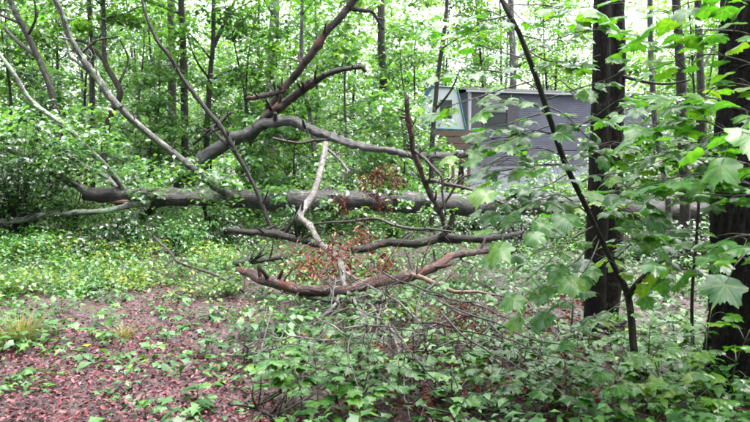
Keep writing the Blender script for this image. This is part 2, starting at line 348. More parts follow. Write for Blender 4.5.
# ------------------------------------------------------------------ house, deck, shelter
def house():
    A = P(470, 160, 25.0); Bq = P(655, 160, 27.2); A.z = Bq.z = CAMZ + .1
    ux = (Bq - A); L = ux.length; ux.normalize(); un = Vector((ux.y, -ux.x, 0)); up = Vector((0, 0, 1))   # un faces the camera
    H = 2.72; zb = A.z; D = 4.2
    base = Vector((A.x, A.y, float(h(A.x, A.y))))
    r = thing('house', 'grey sided house with pale skirting beyond the fallen log', 'house', base)
    def q(a, n, z): return A + ux * a + un * n + up * z
    wallm = plain('grey_siding', (.064, .066, .092), .85, .3, 2, (.8, .8, 2)); white = plain('white_trim', (.22, .22, .23), .6, .1)
    mb = MB()
    nb = 34; hh = H / nb
    for i in range(nb):                                            # lapped boards, each leaning out at its lower edge
        z = i * hh; V = [q(0, .022, z), q(L, .022, z), q(L, .005, z + hh), q(0, .005, z + hh), q(0, 0, z), q(L, 0, z), q(L, 0, z + hh), q(0, 0, z + hh)]
        mb.add([list(v) for v in V], [[0, 1, 2, 3], [4, 5, 1, 0], [0, 3, 7, 4], [1, 5, 6, 2], [3, 2, 6, 7]])
    mb.box(q(0, -D, 0), ux * L, un * (D - .003), up * H)
    mb.build('wall', wallm, r, False)
    for i in range(12):                                            # skirting panels
        s = MB(); w_ = L / 12; zt = zb - base.z + .15
        s.box(q(i * w_ + .006, -.10, -zt), ux * (w_ - .012), un * .06, up * (zt - .09)); s.build('skirting_panel', plain('skirting', (.2, .21, .25), .7, .12, 3) if i == 0 else bpy.data.materials['skirting'], r, False)
    s = MB(); s.box(q(-.02, -.06, -.085), ux * (L + .04), un * .08, up * .08); s.build('sill_band', plain('dark_band', (.05, .05, .055)), r, False)
    s = MB(); s.box(q(-.09, -.05, -1.2), ux * .086, un * .13, up * (H + 1.2)); s.build('corner_post', white, r, False)
    roof = MB(); ov = .16
    rid = H + .3
    V = [q(-.25, ov, H + .02), q(L + .25, ov, H + .02), q(L + .25, -D / 2, rid), q(-.25, -D / 2, rid), q(-.25, -D - ov, H + .02), q(L + .25, -D - ov, H + .02)]
    V += [v + up * .08 for v in V]
    roof.add([list(v) for v in V], [[0, 1, 2, 3], [3, 2, 5, 4], [6, 9, 8, 7], [9, 10, 11, 8], [0, 6, 7, 1], [4, 5, 11, 10], [0, 3, 9, 6], [3, 4, 10, 9], [1, 7, 8, 2], [2, 8, 11, 5]])
    ro = roof.build('roof', plain('shingle_roof', (.12, .115, .125), .7, .3, 12), r, False)
    s = MB(); s.box(q(-.26, ov + .003, H - .06), ux * (L + .52), un * .05, up * .06); s.build('gutter', white, ro, False)
    dark = plain('dark_shutter', (.03, .03, .038), .7)
    m_, t_, b_, _ = mat('window_glass'); b_.inputs['Base Color'].default_value = (.02, .025, .03, 1); b_.inputs['Roughness'].default_value = .1; b_.inputs['Specular IOR Level'].default_value = .4
    cur = plain('pale_curtain', (.12, .125, .14), .8)
    for a0, a1, nsh in ((.55, 1.5, 2), (5.6, 6.6, 0)):
        z0, z1 = 1.35, 2.5
        s = MB(); s.box(q(a0, .04, z0), ux * (a1 - a0), un * .012, up * (z1 - z0)); wn = s.build('window', m_, r, False)
        f = MB()
        for aa, ww in ((a0 - .07, .068), (a1 + .002, .068)): f.box(q(aa, .04, z0 - .07), ux * ww, un * .05, up * (z1 - z0 + .14))
        for zz in (z0 - .07, z1 + .002, (z0 + z1) / 2 - .02): f.box(q(a0 + .002, .053, zz), ux * (a1 - a0 - .004), un * .035, up * (.068 if abs(zz - (z0 + z1) / 2) > .1 else .04))
        f.build('frame', dark, wn, False)
        s = MB(); s.box(q(a0 + .05, .054, z1 - .6), ux * .85, un * .004, up * .5); s.build('blind', cur, wn, False)
        if nsh:
            for aa in (a0 - .53, a1 + .08):
                sh = MB(); sh.box(q(aa, .04, z0 - .05), ux * .44, un * .02, up * (z1 - z0 + .1))
                for k in range(9): sh.box(q(aa + .05, .061, z0 + .03 + k * .13), ux * .34, un * .004, up * .11)
                sh.build('shutter', dark, r, False)
    # steps / deck of weathered timber in front of the left end
    wd = plain('weathered_deck_wood', (.075, .05, .037), .7, .35, 8, (1, 1, 6)); C0 = P(432, 165, 24.0)
    x0 = C0.x; x1 = P(469, 165, 24).x; y0, y1 = 23.6, 25.6; zd = CAMZ + .05
    dk = thing('wooden_deck', 'weathered brown wooden deck with boarded rail beside the grey house', 'deck', Vector((x0, y0, float(h(x0, y0)))))
    for i in range(9):
        s = MB(); s.box((x0, y0 + i * .22, zd), (x1 - x0, 0, 0), (0, .205, 0), (0, 0, .04)); s.build('deck_board', wd, dk, False)
    for i in range(5):
        s = MB(); s.box((x0 - .05, y0 - .045, zd + .05 + i * .235), (x1 - x0 + .1, 0, 0), (0, .04, 0), (0, 0, .2)); s.build('rail_board', wd, dk, False)
    for xx in (x0, (x0 + x1) / 2, x1 - .1):
        for yy in (y0 + .002, y1 - .25):
            zz = float(h(xx, yy)) - .1
            s = MB(); s.box((xx, yy, zz), (.1, 0, 0), (0, .1, 0), (0, 0, zd - zz + (1.2 if yy < y1 - .3 else -.003))); s.build('post', wd, dk, False)
    # white angular shelter with teal edges on the deck
    tw = plain('white_panel', (.34, .37, .4), .5, .12, 2); tl = plain('teal_trim', (.012, .085, .11), .6, .15)
    o = P(440, 130, 24.4); base = Vector((o.x, o.y, zd + .04))
    sh = thing('playhouse', 'small white gabled playhouse with teal edging on the wooden deck', 'playhouse', base)
    pp = [P(x, y, 24.2) for x, y in ((417, 128), (414, 114), (433, 86), (457, 88), (466, 130))]
    back = Vector((0, 1.1, 0)); n = len(pp)
    for v in pp: v.z = max(v.z, zd + .045)
    V = [list(v) for v in pp] + [list(v + back) for v in pp]
    s = MB(); s.add(V, [[1, 6, 5, 0], [3, 8, 7, 2], [4, 9, 8, 3], [0, 5, 9, 4]], [[0, 4, 1], [1, 4, 3], [1, 3, 2], [5, 6, 9], [6, 8, 9], [6, 7, 8]]); s.build('panel', tw, sh, False)
    s = MB(); a, bq, cq = pp[1], pp[2], pp[3]
    nr = Vector((-.25, 0, .16)); s.box(a + Vector((-.03, -.06, 0)), bq - a, Vector((0, 1.2, 0)), Vector((-.06, 0, .05))); s.build('roof', tl, sh, False)
    for i, (u, v) in enumerate(((2, 3), (3, 4), (0, 1), (1, 2), (0, 4))):
        s = MB(); s.tube([pp[u] + Vector((0, -.03, 0)), pp[v] + Vector((0, -.03, 0))], [.03, .03], 6, 1, 0); s.build('trim', tl, sh, False)
    s = MB(); p = [P(x, y, 24.17) for x, y in ((440, 100), (452, 100), (452, 118), (440, 118))]
    s.box(p[3], p[2] - p[3], Vector((0, .02, 0)), p[0] - p[3]); s.build('window', m_, sh, False)
house()

# ------------------------------------------------------------------ trees
def spray(cen, r, n, flat=.35):
    a = rng.normal(0, 1, (n, 3)); a /= np.linalg.norm(a, axis=1)[:, None]; a *= (rng.uniform(0, 1, n) ** .45)[:, None] * r
    a[:, 2] *= flat; return np.array(list(cen)) + a
def grow(root, path, rad, zlo, zhi, n, reach, leafn, lsize, lmat, bmat, T=LEAF4, flat=.35, rise=.25, seg=5, rs=.42):
    """limbs from a trunk path with leaf sprays along them; one crown mesh with the limbs in a second mesh"""
    L = MB(); pos = []
    z = np.array([p[2] for p in path])
    for i in range(n):
        zz = zlo + (zhi - zlo) * (i + U(0, 1)) / n; k = int(np.argmin(abs(z - zz))); p = np.array(path[k]); r0 = max(rad[k] * .5, .012)
        a = U(0, 6.28); ln = reach * U(.5, 1.1) * (1 - .45 * (i / n))
        d = np.array([math.cos(a), math.sin(a), rise + U(-.15, .25)])
        e = p + d * ln; mid = p + d * ln * .5 + np.array([U(-.1, .1), U(-.1, .1), .08]) * ln
        L.tube([p, mid, e], [r0, r0 * .55, .006], seg, 3)
        m_ = max(2, int(ln / (reach * .26)))
        for j in range(m_):
            t_ = .35 + .65 * (j + U(0, 1)) / m_; c = p + (e - p) * t_ + rng.normal(0, reach * .13, 3) * np.array([1, 1, .7])
            pos.append(spray(c, reach * rs * U(.6, 1.1), leafn, flat))
    cr = None
    if n and len(L.V): tag(L.build('limbs', bmat, root), kind='stuff')
    if pos:
        pos = np.vstack(pos); pos = pos[pos[:, 2] > h(pos[:, 0], pos[:, 1]) + .12]
        cr = leaves('crown', pos, rng.uniform(.65, 1.25, len(pos)) * lsize, T, lmat, root)
    return cr
def standing(name, label, pix, d, dpx, bmat, H=13, crown=(9, 2.6, 70), lm='canopy', zlo=None, group=None, cat='tree', ls=.12, seg=10, fl=.25, branches=(), base=None):
    """pix: photo points of the trunk from low to high at depth d; runs on to the ground and up to height H"""
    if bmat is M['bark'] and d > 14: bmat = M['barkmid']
    pts = [P(x, y, d) for x, y in pix]
    b = base or GX(pix[0][0], d)
    r0 = dpx / FPX * d / 2
    root = thing(name, label, cat, b, group)
    path = [b - Vector((0, 0, .15)), b + Vector((0, 0, .25))] + [p for p in pts if p.z > b.z + .5]
    top = path[-1]; dr = (path[-1] - path[-2]).normalized(); dr = (dr + Vector((0, 0, .6))).normalized()
    while top.z < H: top = top + dr * 1.6 + Vector((U(-.12, .12), U(-.12, .12), 0)); path.append(top)
    rad = [r0 * max(.12, 1 - .8 * max(0, (p.z - b.z - 2)) / H) for p in path]
    mb = MB(); pp, rr = mb.tube(path, rad, seg, 5, .07, fl); mb.build('trunk', bmat, root)
    for br in branches:                                   # branches the photograph shows: (points, diameter px)
        q = [P(x, y, d + dd) for x, y, dd in br[0]]; rb = br[1] / FPX * d / 2
        s = MB(); s.tube(q, np.linspace(rb, rb * .45, len(q)), 6, 4, .08); s.build('branch', bmat, root)
    if crown: grow(root, pp, rr, zlo if zlo else H * .4, H * .97, int(crown[0] * 1.5), crown[1] * 1.25, crown[2] + 10, ls * 1.35, M[lm], bmat)
    return root
# trees with trunks one can tell apart
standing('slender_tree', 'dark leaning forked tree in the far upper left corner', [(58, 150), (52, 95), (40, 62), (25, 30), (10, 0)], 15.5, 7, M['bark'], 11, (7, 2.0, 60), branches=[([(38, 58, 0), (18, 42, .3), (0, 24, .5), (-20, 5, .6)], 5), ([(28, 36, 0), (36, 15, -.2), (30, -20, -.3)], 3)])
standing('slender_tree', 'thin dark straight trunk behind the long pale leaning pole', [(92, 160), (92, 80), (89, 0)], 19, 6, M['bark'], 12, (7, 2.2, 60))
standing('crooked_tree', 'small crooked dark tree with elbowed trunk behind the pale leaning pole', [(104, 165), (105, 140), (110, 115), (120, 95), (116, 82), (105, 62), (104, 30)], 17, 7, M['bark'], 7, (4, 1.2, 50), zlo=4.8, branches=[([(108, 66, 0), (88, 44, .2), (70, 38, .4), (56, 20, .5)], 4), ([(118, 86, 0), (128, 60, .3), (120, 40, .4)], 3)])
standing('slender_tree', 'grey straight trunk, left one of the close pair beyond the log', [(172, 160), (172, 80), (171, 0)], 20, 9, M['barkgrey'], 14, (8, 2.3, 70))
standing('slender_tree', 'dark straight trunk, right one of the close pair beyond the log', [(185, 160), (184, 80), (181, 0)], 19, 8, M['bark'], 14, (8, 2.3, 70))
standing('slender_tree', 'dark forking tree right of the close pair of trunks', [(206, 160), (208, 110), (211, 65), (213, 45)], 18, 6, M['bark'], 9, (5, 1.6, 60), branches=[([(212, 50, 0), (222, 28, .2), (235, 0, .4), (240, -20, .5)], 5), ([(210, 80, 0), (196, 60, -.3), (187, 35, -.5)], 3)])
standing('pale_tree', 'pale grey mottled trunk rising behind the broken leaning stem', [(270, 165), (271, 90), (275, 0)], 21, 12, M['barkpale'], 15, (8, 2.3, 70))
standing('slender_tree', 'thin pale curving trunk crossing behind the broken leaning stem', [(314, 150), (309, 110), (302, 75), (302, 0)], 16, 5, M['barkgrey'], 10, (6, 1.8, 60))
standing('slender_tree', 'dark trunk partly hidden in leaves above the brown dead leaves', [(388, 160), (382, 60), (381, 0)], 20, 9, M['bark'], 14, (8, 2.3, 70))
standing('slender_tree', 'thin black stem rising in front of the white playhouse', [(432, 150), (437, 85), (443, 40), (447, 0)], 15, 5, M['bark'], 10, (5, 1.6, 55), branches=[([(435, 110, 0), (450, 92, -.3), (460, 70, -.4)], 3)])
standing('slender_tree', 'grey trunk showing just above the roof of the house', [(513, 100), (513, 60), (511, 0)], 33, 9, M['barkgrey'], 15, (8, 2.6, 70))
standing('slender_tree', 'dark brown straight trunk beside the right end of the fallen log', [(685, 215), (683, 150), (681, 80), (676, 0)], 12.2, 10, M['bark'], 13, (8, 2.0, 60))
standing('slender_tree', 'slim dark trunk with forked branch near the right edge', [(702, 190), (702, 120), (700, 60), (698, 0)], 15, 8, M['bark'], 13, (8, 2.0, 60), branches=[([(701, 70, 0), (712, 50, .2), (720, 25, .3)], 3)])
standing('slender_tree', 'thin grey stem between the twin trunked tree and the big right tree', [(671, 300), (670, 265), (668, 200), (655, 120), (650, 0)], 7.6, 6, M['barkgrey'], 7, (5, 1.2, 45), zlo=4.2, ls=.09)
# twin trunked tree
def twin():
    b = G(604, 322); root = thing('twin_trunk_tree', 'dark wet tree with two close trunks behind the leaning maple sapling', 'tree', b)
    d = b.y
    for mt, xs, w0, w1, dy in ((M['barkbig'], (595, 597, 600, 601, 602), 22, 17, 0), (M['barkbrown'], (614, 614, 616, 618, 617), 20, 15, .14)):
        p = [b + Vector(((xs[0] - 604) / FPX * d, dy, -.2)), b + Vector(((xs[0] - 604) / FPX * d, dy, .12))] + [P(x, y, d + dy) for x, y in zip(xs, (270, 220, 120, 50, 0))]
        p += [p[-1] + Vector((.05, .1, 2)), p[-1] + Vector((.2, .2, 5)), p[-1] + Vector((.1, .2, 9))]
        r = np.array([w0 * 1.05, w0, w0, w0 * .92, w1, w1, w1, w1 * .8, w1 * .6, w1 * .2]) / FPX * d / 2
        mb = MB(); pp, rr = mb.tube(p, r, 20, 8, .07, .18); mb.build('trunk', mt, root)
    grow(root, pp, rr, 6, 11, 11, 2.5, 60, .15, M['canopy'], M['bark'])
    for q, wd in (([(618, 75, .1), (645, 82, 0), (668, 84, -.2), (690, 80, -.3)], 4), ([(600, 100, 0), (580, 95, .3), (560, 80, .6)], 3)):
        s = MB(); s.tube([P(x, y, d + k) for x, y, k in q], np.linspace(wd, wd * .4, len(q)) / FPX * d / 2, 6); s.build('branch', M['bark'], root)
twin()
def bigtree():
    b = G(752, 388); d = b.y; root = thing('large_tree', 'large dark tree with furrowed bark at the right edge', 'tree', b)
    p = [b - Vector((0, 0, .25)), b + Vector((0, 0, .1)), b + Vector((.0, 0, .5)), P(755, 200, d), P(761, 80, d), P(763, 0, d)]
    for z in (5, 7.5, 10, 13): p.append(Vector((p[-1].x + .12, p[-1].y + .1, z)))
    r = np.array([.31, .29, .275, .265, .255, .25, .22, .17, .1, .03])
    mb = MB(); pp, rr = mb.tube(p, r, 72, 26, .035, .14)
    V = mb.V[0]; B = mb.B[0]; n = len(pp); ang = np.arctan2(V[:n * 72, 1] - np.repeat(pp[:, 1], 72), V[:n * 72, 0] - np.repeat(pp[:, 0], 72)); zz = V[:n * 72, 2]
    fur = np.abs(np.sin(ang * 13 + 1.6 * np.sin(zz * 5.2) + 1.1 * np.sin(zz * 11 + ang * 3))) ** .6 * (.75 + .25 * np.sin(zz * 17 + 4 * np.sin(ang * 5)))
    out = V[:n * 72] - np.repeat(pp, 72, axis=0); V[:n * 72] += out * ((fur - .6) * .10)[:, None]
    mb.build('trunk', M['barkbig'], root)
    grow(root, pp, rr, 6.5, 12.5, 12, 2.8, 60, .16, M['canopy'], M['bark'])
    s = MB(); s.tube([P(735, 40, d), P(722, 22, d - .15), P(716, 8, d - .2)], [.02, .012, .006], 6); s.build('branch', M['bark'], root)
bigtree()

# understory: leafy small trees filling the wood behind
def understory(x, y, H, lm, label, group, nb=10, reach=1.5, ln=70, ls=.11, zlo=.8, T=LEAF4):
    b = Vector((x, y, float(h(x, y)))); root = thing('understory_tree', label, 'tree', b, group)
    le = Vector((U(-.12, .12), U(-.12, .12), 0)); p = [b - Vector((0, 0, .1))] + [b + (Vector((0, 0, 1)) + le) * H * t_ + Vector((U(-.1, .1), U(-.1, .1), 0)) for t_ in (.25, .5, .75, 1)]
    r0 = .008 * H; mb = MB(); pp, rr = mb.tube(p, [r0, r0 * .9, r0 * .7, r0 * .4, .008], 6, 4); mb.build('trunk', M['bark'] if U(0, 1) < .6 else M['barkgrey'], root)
    grow(root, pp, rr, zlo + b.z, H + b.z, nb, reach, ln, ls, M[lm], M['twig'], T, .4, .2)
    return root
UL = {'under': 'mid green leafy understory tree in the thicket behind the log', 'pale': 'pale green leafy understory tree in the thicket behind the log', 'canopy': 'yellow green leafy understory tree in the thicket behind the log'}
placed = []; LATER = []
def free(x, y, r):
    px = 375 + FPX * x / y
    if 425 < px < 655 and y < 24.5: return False
    if 2.2 < x < 14.5 and 22.5 < y < 33: return False
    return all((x - a) ** 2 + (y - c_) ** 2 > r * r for a, c_ in placed)
for y0, y1, n, rr_, Hh in ((15.3, 19, 13, 1.6, (2.8, 6.5)), (19, 26, 20, 2.0, (4.5, 9)), (26, 38, 24, 2.6, (7, 13)), (34, 52, 24, 3.2, (9, 17))):
    k = 0; tries = 0
    if y0 == 26:                                              # a row of tall leafy trees behind the house
        for x, y, H in ((3.5, 34, 11), (6.4, 35, 12), (9.3, 34.5, 11), (12.3, 35.5, 12), (15.5, 33, 10), (5, 39, 13), (8, 40, 14), (11, 39.5, 13), (14.5, 40, 14)):
            placed.append((x, y)); lm = 'pale' if U(0, 1) < .5 else 'canopy'; LATER.append((understory(x, y, H, lm, UL[lm], 'understory trees in the %s thicket' % lm.replace('canopy', 'yellow green'), nb=22, reach=2.4, ln=66, ls=.2, zlo=2.5), x, y, H))
    while k < n and tries < 600:
        tries += 1; y = U(y0, y1); x = U(-.66, .66) * y
        if not free(x, y, rr_): continue
        placed.append((x, y)); lm = ['under', 'pale', 'canopy'][int(rng.choice(3, p=[.2, .6, .2]))]; H = U(*Hh)
        LATER.append((understory(x, y, H, lm, UL[lm], 'understory trees in the %s thicket' % lm.replace('under', 'mid green').replace('canopy', 'yellow green'), nb=int(8 + H * .9), reach=.75 + H * .17, ln=66, ls=.135 + .003 * y, zlo=.5 if y < 26 else 1.0), x, y, H)); k += 1
# the wood beyond, one mass of leaves and stems
def farwood():
    pos = []
    for i in range(1300):
        y = U(52, 95); x = U(-.75, .75) * y; H = U(5, 24); z = U(.4, H)
        pos.append(spray((x, y, z + float(h(x, y))), U(1.2, 2.6), 60, .45))
    pos = np.vstack(pos); o = tag(leaves('far_woods', pos, rng.uniform(.28, .5, len(pos)), LEAFF, M['far'], None, up=.4), kind='stuff')
    mb = MB()
    for i in range(28):
        y = U(52, 95); x = U(-.75, .75) * y; g = float(h(x, y)); mb.tube([(x, y, g - .2), (x + U(-.6, .6), y, g + 9), (x + U(-1, 1), y, g + 20)], [U(.12, .25), .13, .05], 6, 2)
    tag(mb.build('far_trunks', M['barkgrey']), kind='stuff')
farwood()
def surrounding_woods():                       # the same wood goes on beside and behind the photographer
    pos = []; mb = MB(); n = 0
    while n < 1150:
        a = U(0, 6.283); r = U(6.5, 24); x, y = r * math.sin(a), r * math.cos(a)
        if y > 1 and abs(x) < .64 * y + 2.2: continue
        if r < 9 and U(0, 1) < .5: continue
        z = U(.2, 1) ** 1.2 * U(3, 15); pos.append(spray((x, y, z + float(h(x, y))), U(.9, 1.9), 44, .5)); n += 1
        if n % 22 == 0: g = float(h(x, y)); mb.tube([(x, y, g - .2), (x + U(-.3, .3), y, g + 6), (x + U(-.6, .6), y, g + 13)], [U(.1, .2), .1, .04], 8, 2)
    pos = np.vstack(pos); pos = pos[pos[:, 2] > h(pos[:, 0], pos[:, 1]) + .1]
    tag(leaves('surrounding_woods', pos, rng.uniform(.25, .42, len(pos)), LEAF4, M['canopy'], None, up=.5), kind='stuff')
    tag(mb.build('surrounding_trunks', M['bark']), kind='stuff')
surrounding_woods()

# ------------------------------------------------------------------ fallen timber
def px_tube(mb, pts, wpx, seg=10, sub=6, rough=.1, jag=0, wob=0, thin=.7, kink=.045):
    q_, wq = [], []
    for i in range(len(pts)):                              # a kink between every two points
        q_.append(P(*pts[i])); wq.append(wpx[i])
        if i + 1 < len(pts):
            a, b_ = P(*pts[i]), P(*pts[i + 1]); sp_ = (b_ - a).length * kink
            q_.append((a + b_) / 2 + Vector((U(-sp_, sp_), U(-sp_, sp_), U(-sp_, sp_)))); wq.append((wpx[i] + wpx[i + 1]) / 2)
    p = q_; wpx = wq; r = [w_ * thin / FPX * q.y / 2 for w_, q in zip(wpx, p)]
    return mb.tube(p, r, seg, sub, rough, 0, wob or .05 * max(r), jag, .07)
def stubs(mb, path, rad, n):                               # snapped side shoots and knots
    for i in range(n):
        k = int(U(.08, .92) * (len(path) - 2)); tg = path[k + 1] - path[k]; tg /= np.linalg.norm(tg) + 1e-9
        v = rng.normal(0, 1, 3); v[2] = abs(v[2]); v -= tg * v.dot(tg); v /= np.linalg.norm(v); r = max(.006, rad[k] * U(.22, .45)); d = tg * U(.2, .9) + v; d /= np.linalg.norm(d); l = U(.04, .3) + rad[k]
        mb.tube([path[k], path[k] + d * l * .5, path[k] + d * l + rng.normal(0, .02, 3)], [r * 1.3, r, r * .7], 7, 3, .15, 0, 0, .03)
def twigs(mb, path, n, ln, r, spread=.8, t0=.2, levels=1, grav=.08):
    path = np.array(path)
    for i in range(n):
        k = int((t0 + (1 - t0) * U(0, 1)) * (len(path) - 2)); p = path[k]; tg = path[k + 1] - path[k]; tg /= np.linalg.norm(tg) + 1e-9
        v = rng.normal(0, 1, 3); v -= tg * v.dot(tg); v /= np.linalg.norm(v); d = tg * U(.3, 1) + v * spread + np.array([0, 0, grav]); d /= np.linalg.norm(d)
        l = ln * U(.4, 1.2); pts = [p]
        for s_ in range(3):
            d = d + rng.normal(0, .22, 3); d /= np.linalg.norm(d); q = pts[-1] + d * l / 3
            q[2] = max(q[2], float(h(q[0], q[1])) + .01); pts.append(q)
        pp, _ = mb.tube(pts, [r, r * .75, r * .5, r * .25], 5, 3)
        if levels > 1: twigs(mb, pp, 3, ln * .45, r * .5, spread, .2, levels - 1, grav)
def dead_cluster(root, spots, n=26, r=.22, size=.1):
    pos = np.vstack([spray(P(x, y, d + .25 if d > 0 else d), r * U(.6, 1.1), int(n * U(.7, 1.3)), 1.3) for x, y, d in spots])
    k = pos[:, 2] < h(pos[:, 0], pos[:, 1]) + .02; pos[k, 2] = h(pos[k, 0], pos[k, 1]) + .03
    return tag(leaves('dead_leaves', pos, rng.uniform(.6, 1.3, len(pos)) * size * 1.05, DRYN, M['dead'], root, up=.2, droop=.7), 'hanging red brown dead leaves', kind='stuff')

def fallen_tree():
    base = GX(300, 13); root = thing('fallen_tree', 'long thick grey fallen trunk lying across the whole scene', 'fallen tree', base)
    mb = MB(); tp, trd = px_tube(mb, [(84, 194, 12.4), (150, 197, 12.6), (240, 198, 12.8), (340, 200, 13), (430, 203, 13.1), (520, 206, 13.2), (620, 209, 13.3), (712, 211, 13.4)], (14, 18, 19, 20, 21, 20, 19, 17), 22, 6, .09, .12, .012, 1.0, .012); stubs(mb, tp, trd * .5, 12)
    mb.build('trunk', M['barklog'], root)
    def br(name, pts, w_, mt='barkpale', tw=0, tl=.5):
        s = MB(); pp, _ = px_tube(s, pts, w_, 9, 6)
        if tw: twigs(s, pp, tw, tl, .008, .8, .3)
        s.build(name, M[mt], root); return pp
    br('limb', [(90, 193, 12.4), (62, 178, 12.2), (30, 160, 12), (5, 148, 11.8)], (13, 9, 8, 6), 'barkgrey', 6)
    br('limb', [(126, 192, 12.5), (105, 165, 12.3), (66, 126, 12.1), (28, 97, 12), (0, 55, 11.9), (-25, 15, 11.8)], (8, 8, 7, 6, 5, 4), 'barkpale', 8)
    br('limb', [(128, 194, 12.6), (108, 178, 12.8), (86, 167, 13.1), (60, 150, 13.4)], (9, 8, 7, 5), 'barkpale', 5)
    br('limb', [(150, 203, 12.5), (104, 211, 12.1), (50, 214, 11.7), (5, 222, 11.3), (-25, 232, 11)], (9, 8, 9, 9, 8), 'barkpale', 5)
    # props the trunk rests on
    for px, d in ((205, 12.7), (455, 13.1), (590, 13.3), (690, 13.4)):
        a = P(px, 203, d); g = GX(px + U(-18, 18), d + U(-.3, .3)); s = MB(); s.tube([a, (a + g) / 2 + Vector((.06, 0, 0)), g - Vector((0, 0, .1))], [.08, .065, .05], 8); s.build('limb', M['bark'], root)
    s = MB(); a = P(110, 203, 12.34); s.tube([a, a + Vector((.25, -.02, .03)), a + Vector((.5, .0, .02))], [.012, .04, .008], 6, 3, .3, 0, 0, .06); s.tube([P(118, 205, 12.33), P(122, 205.5, 12.31), P(129, 204, 12.33)], [.006, .025, .005], 6, 3, .3, 0, 0, .05); tag(s.build('split_wood', M['wood'], root, False), 'pale torn wood on the trunk')
    pos = []
    for i in range(260):                                    # its own leaves round the crown end
        px = U(-60, 240); py = U(105, 215) if px < 120 else U(160, 208); d = U(11.6, 13.6)
        if px > 90 and (py < 150 or d < 12.9) and U(0, 1) < .7: continue
        if 70 < px < 150 and py > 176 and d < 12.9: continue
        if px < 100 and py > 198 and d < 12.3: continue
        if px > 90 and py > 178 and U(0, 1) < .35: continue
        pos.append(spray(P(px, py, d), U(.2, .42), 34, .6))
    for i in range(46): pos.append(spray(P(U(240, 520), U(186, 228), U(12.5, 13.6)), U(.1, .24), 18, .6))
    for i in range(34): pos.append(spray(P(U(120, 330) if i % 3 else U(380, 520), U(184, 214), U(12.1, 12.5)), U(.12, .26), 16, .6))
    pos = np.vstack(pos); leaves('foliage', pos, rng.uniform(.09, .16, len(pos)), LEAF4, M['pale'], root)
fallen_tree()
def timber(name, label, pts, w_, mt, tw=0, tl=.5, cat='branch', seg=10, jag=0, extra=(), dead=None, lv=2, tr=.011):
    p0 = P(*pts[0]); root = thing(name, label, cat, Vector((p0.x, p0.y, float(h(p0.x, p0.y)))))
    mb = MB(); pp, rd = px_tube(mb, pts, w_, seg, 4, .13, jag); stubs(mb, pp, rd, 9); mb.build('stem', M[mt], root)
    for e in extra:
        s = MB(); q, rd = px_tube(s, e[0], e[1], 8, 4, .13, e[3] if len(e) > 3 else 0); stubs(s, q, rd, 4)
        if tw: twigs(s, q, max(2, tw // 3), tl * .7, tr * .8, levels=lv)
        s.build('side_branch', M[e[2] if len(e) > 2 else mt], root)
    if tw: s = MB(); twigs(s, pp, tw, tl, tr, levels=lv); tag(s.build('twigs', M[mt] if mt != 'barkred' else M['twig'], root), kind='stuff')
    if dead: dead_cluster(root, *dead)
    return root, pp
timber('leaning_pole', 'long pale slanting pole from the upper left corner down to the log', [(228, 194, 12.2), (215, 186, 12.2), (165, 147, 12.1), (110, 97, 12), (84, 62, 11.9), (68, 33, 11.9), (56, 0, 11.8), (50, -35, 11.7)], (12, 11, 10, 9, 8, 8, 8, 6), 'barkgrey', 7, .7,
       extra=[([(92, 74, 12), (70, 56, 12.1), (62, 32, 12.2)], (5, 4, 3)), ([(80, 55, 12), (98, 40, 11.9), (118, 36, 11.8)], (4, 3, 2))])
timber('slanting_branch', 'thin dark slanting branch crossing in front of the arched trunk base', [(278, 240, 11.4), (262, 205, 11.5), (245, 168, 11.6), (230, 142, 11.6), (205, 108, 11.6), (180, 75, 11.5), (158, 42, 11.5), (145, 12, 11.5), (136, -25, 11.5)], (5, 5, 6, 8, 6, 5, 5, 4, 3), 'bark', 6, .5,
       extra=[([(228, 145, 11.6), (212, 128, 11.8), (226, 116, 12), (232, 112, 12)], (5, 5, 4, 3)), ([(226, 118, 12), (208, 132, 12.2), (193, 145, 12.4)], (4, 4, 3))])
# arched trunk behind and over the log
timber('arched_trunk', 'thick dark arched trunk bending over the log to a broken right end', [(128, 222, 14.3), (160, 197, 14.0), (195, 168, 13.6), (232, 140, 13.2), (262, 125, 12.9), (292, 121, 12.6), (320, 133, 12.3), (345, 142, 12.1), (385, 150, 11.9), (412, 156, 11.7), (450, 156, 11.4), (480, 152, 11.2), (522, 150, 11)], (20, 21, 21, 18, 16, 13, 12, 11, 10, 10, 9, 8, 7), 'barkwet', 8, .5, 'fallen trunk', 16, .18,
       extra=[([(255, 128, 12.95), (272, 112, 12.9), (292, 98, 12.85), (312, 82, 12.8)], (15, 13, 12, 11), 'barkred', .12),
              ([(308, 85, 12.8), (325, 75, 12.7), (345, 69, 12.6), (362, 67, 12.5), (366, 72, 12.5)], (9, 8, 7, 7, 5), 'bark'),
              ([(332, 140, 12.2), (300, 143, 12.2), (272, 138, 12.1)], (4, 4, 3), 'twig')])
timber('broken_tree', 'reddish broken stem leaning up to the right behind the arched trunk', [(262, 120, 14), (280, 94, 14), (298, 72, 14), (316, 48, 14), (340, 18, 14), (356, -4, 14), (395, -50, 14)], (8, 10, 11, 11, 10, 10, 8), 'barkred', 5, .5, 'broken tree', 12, .15,
       extra=[([(284, 90, 14), (266, 95, 13.8), (247, 99, 13.7)], (7, 7, 5), 'barkred', .08), ([(350, 8, 14), (372, 12, 14.2), (384, 30, 14.3)], (7, 5, 3), 'bark')])
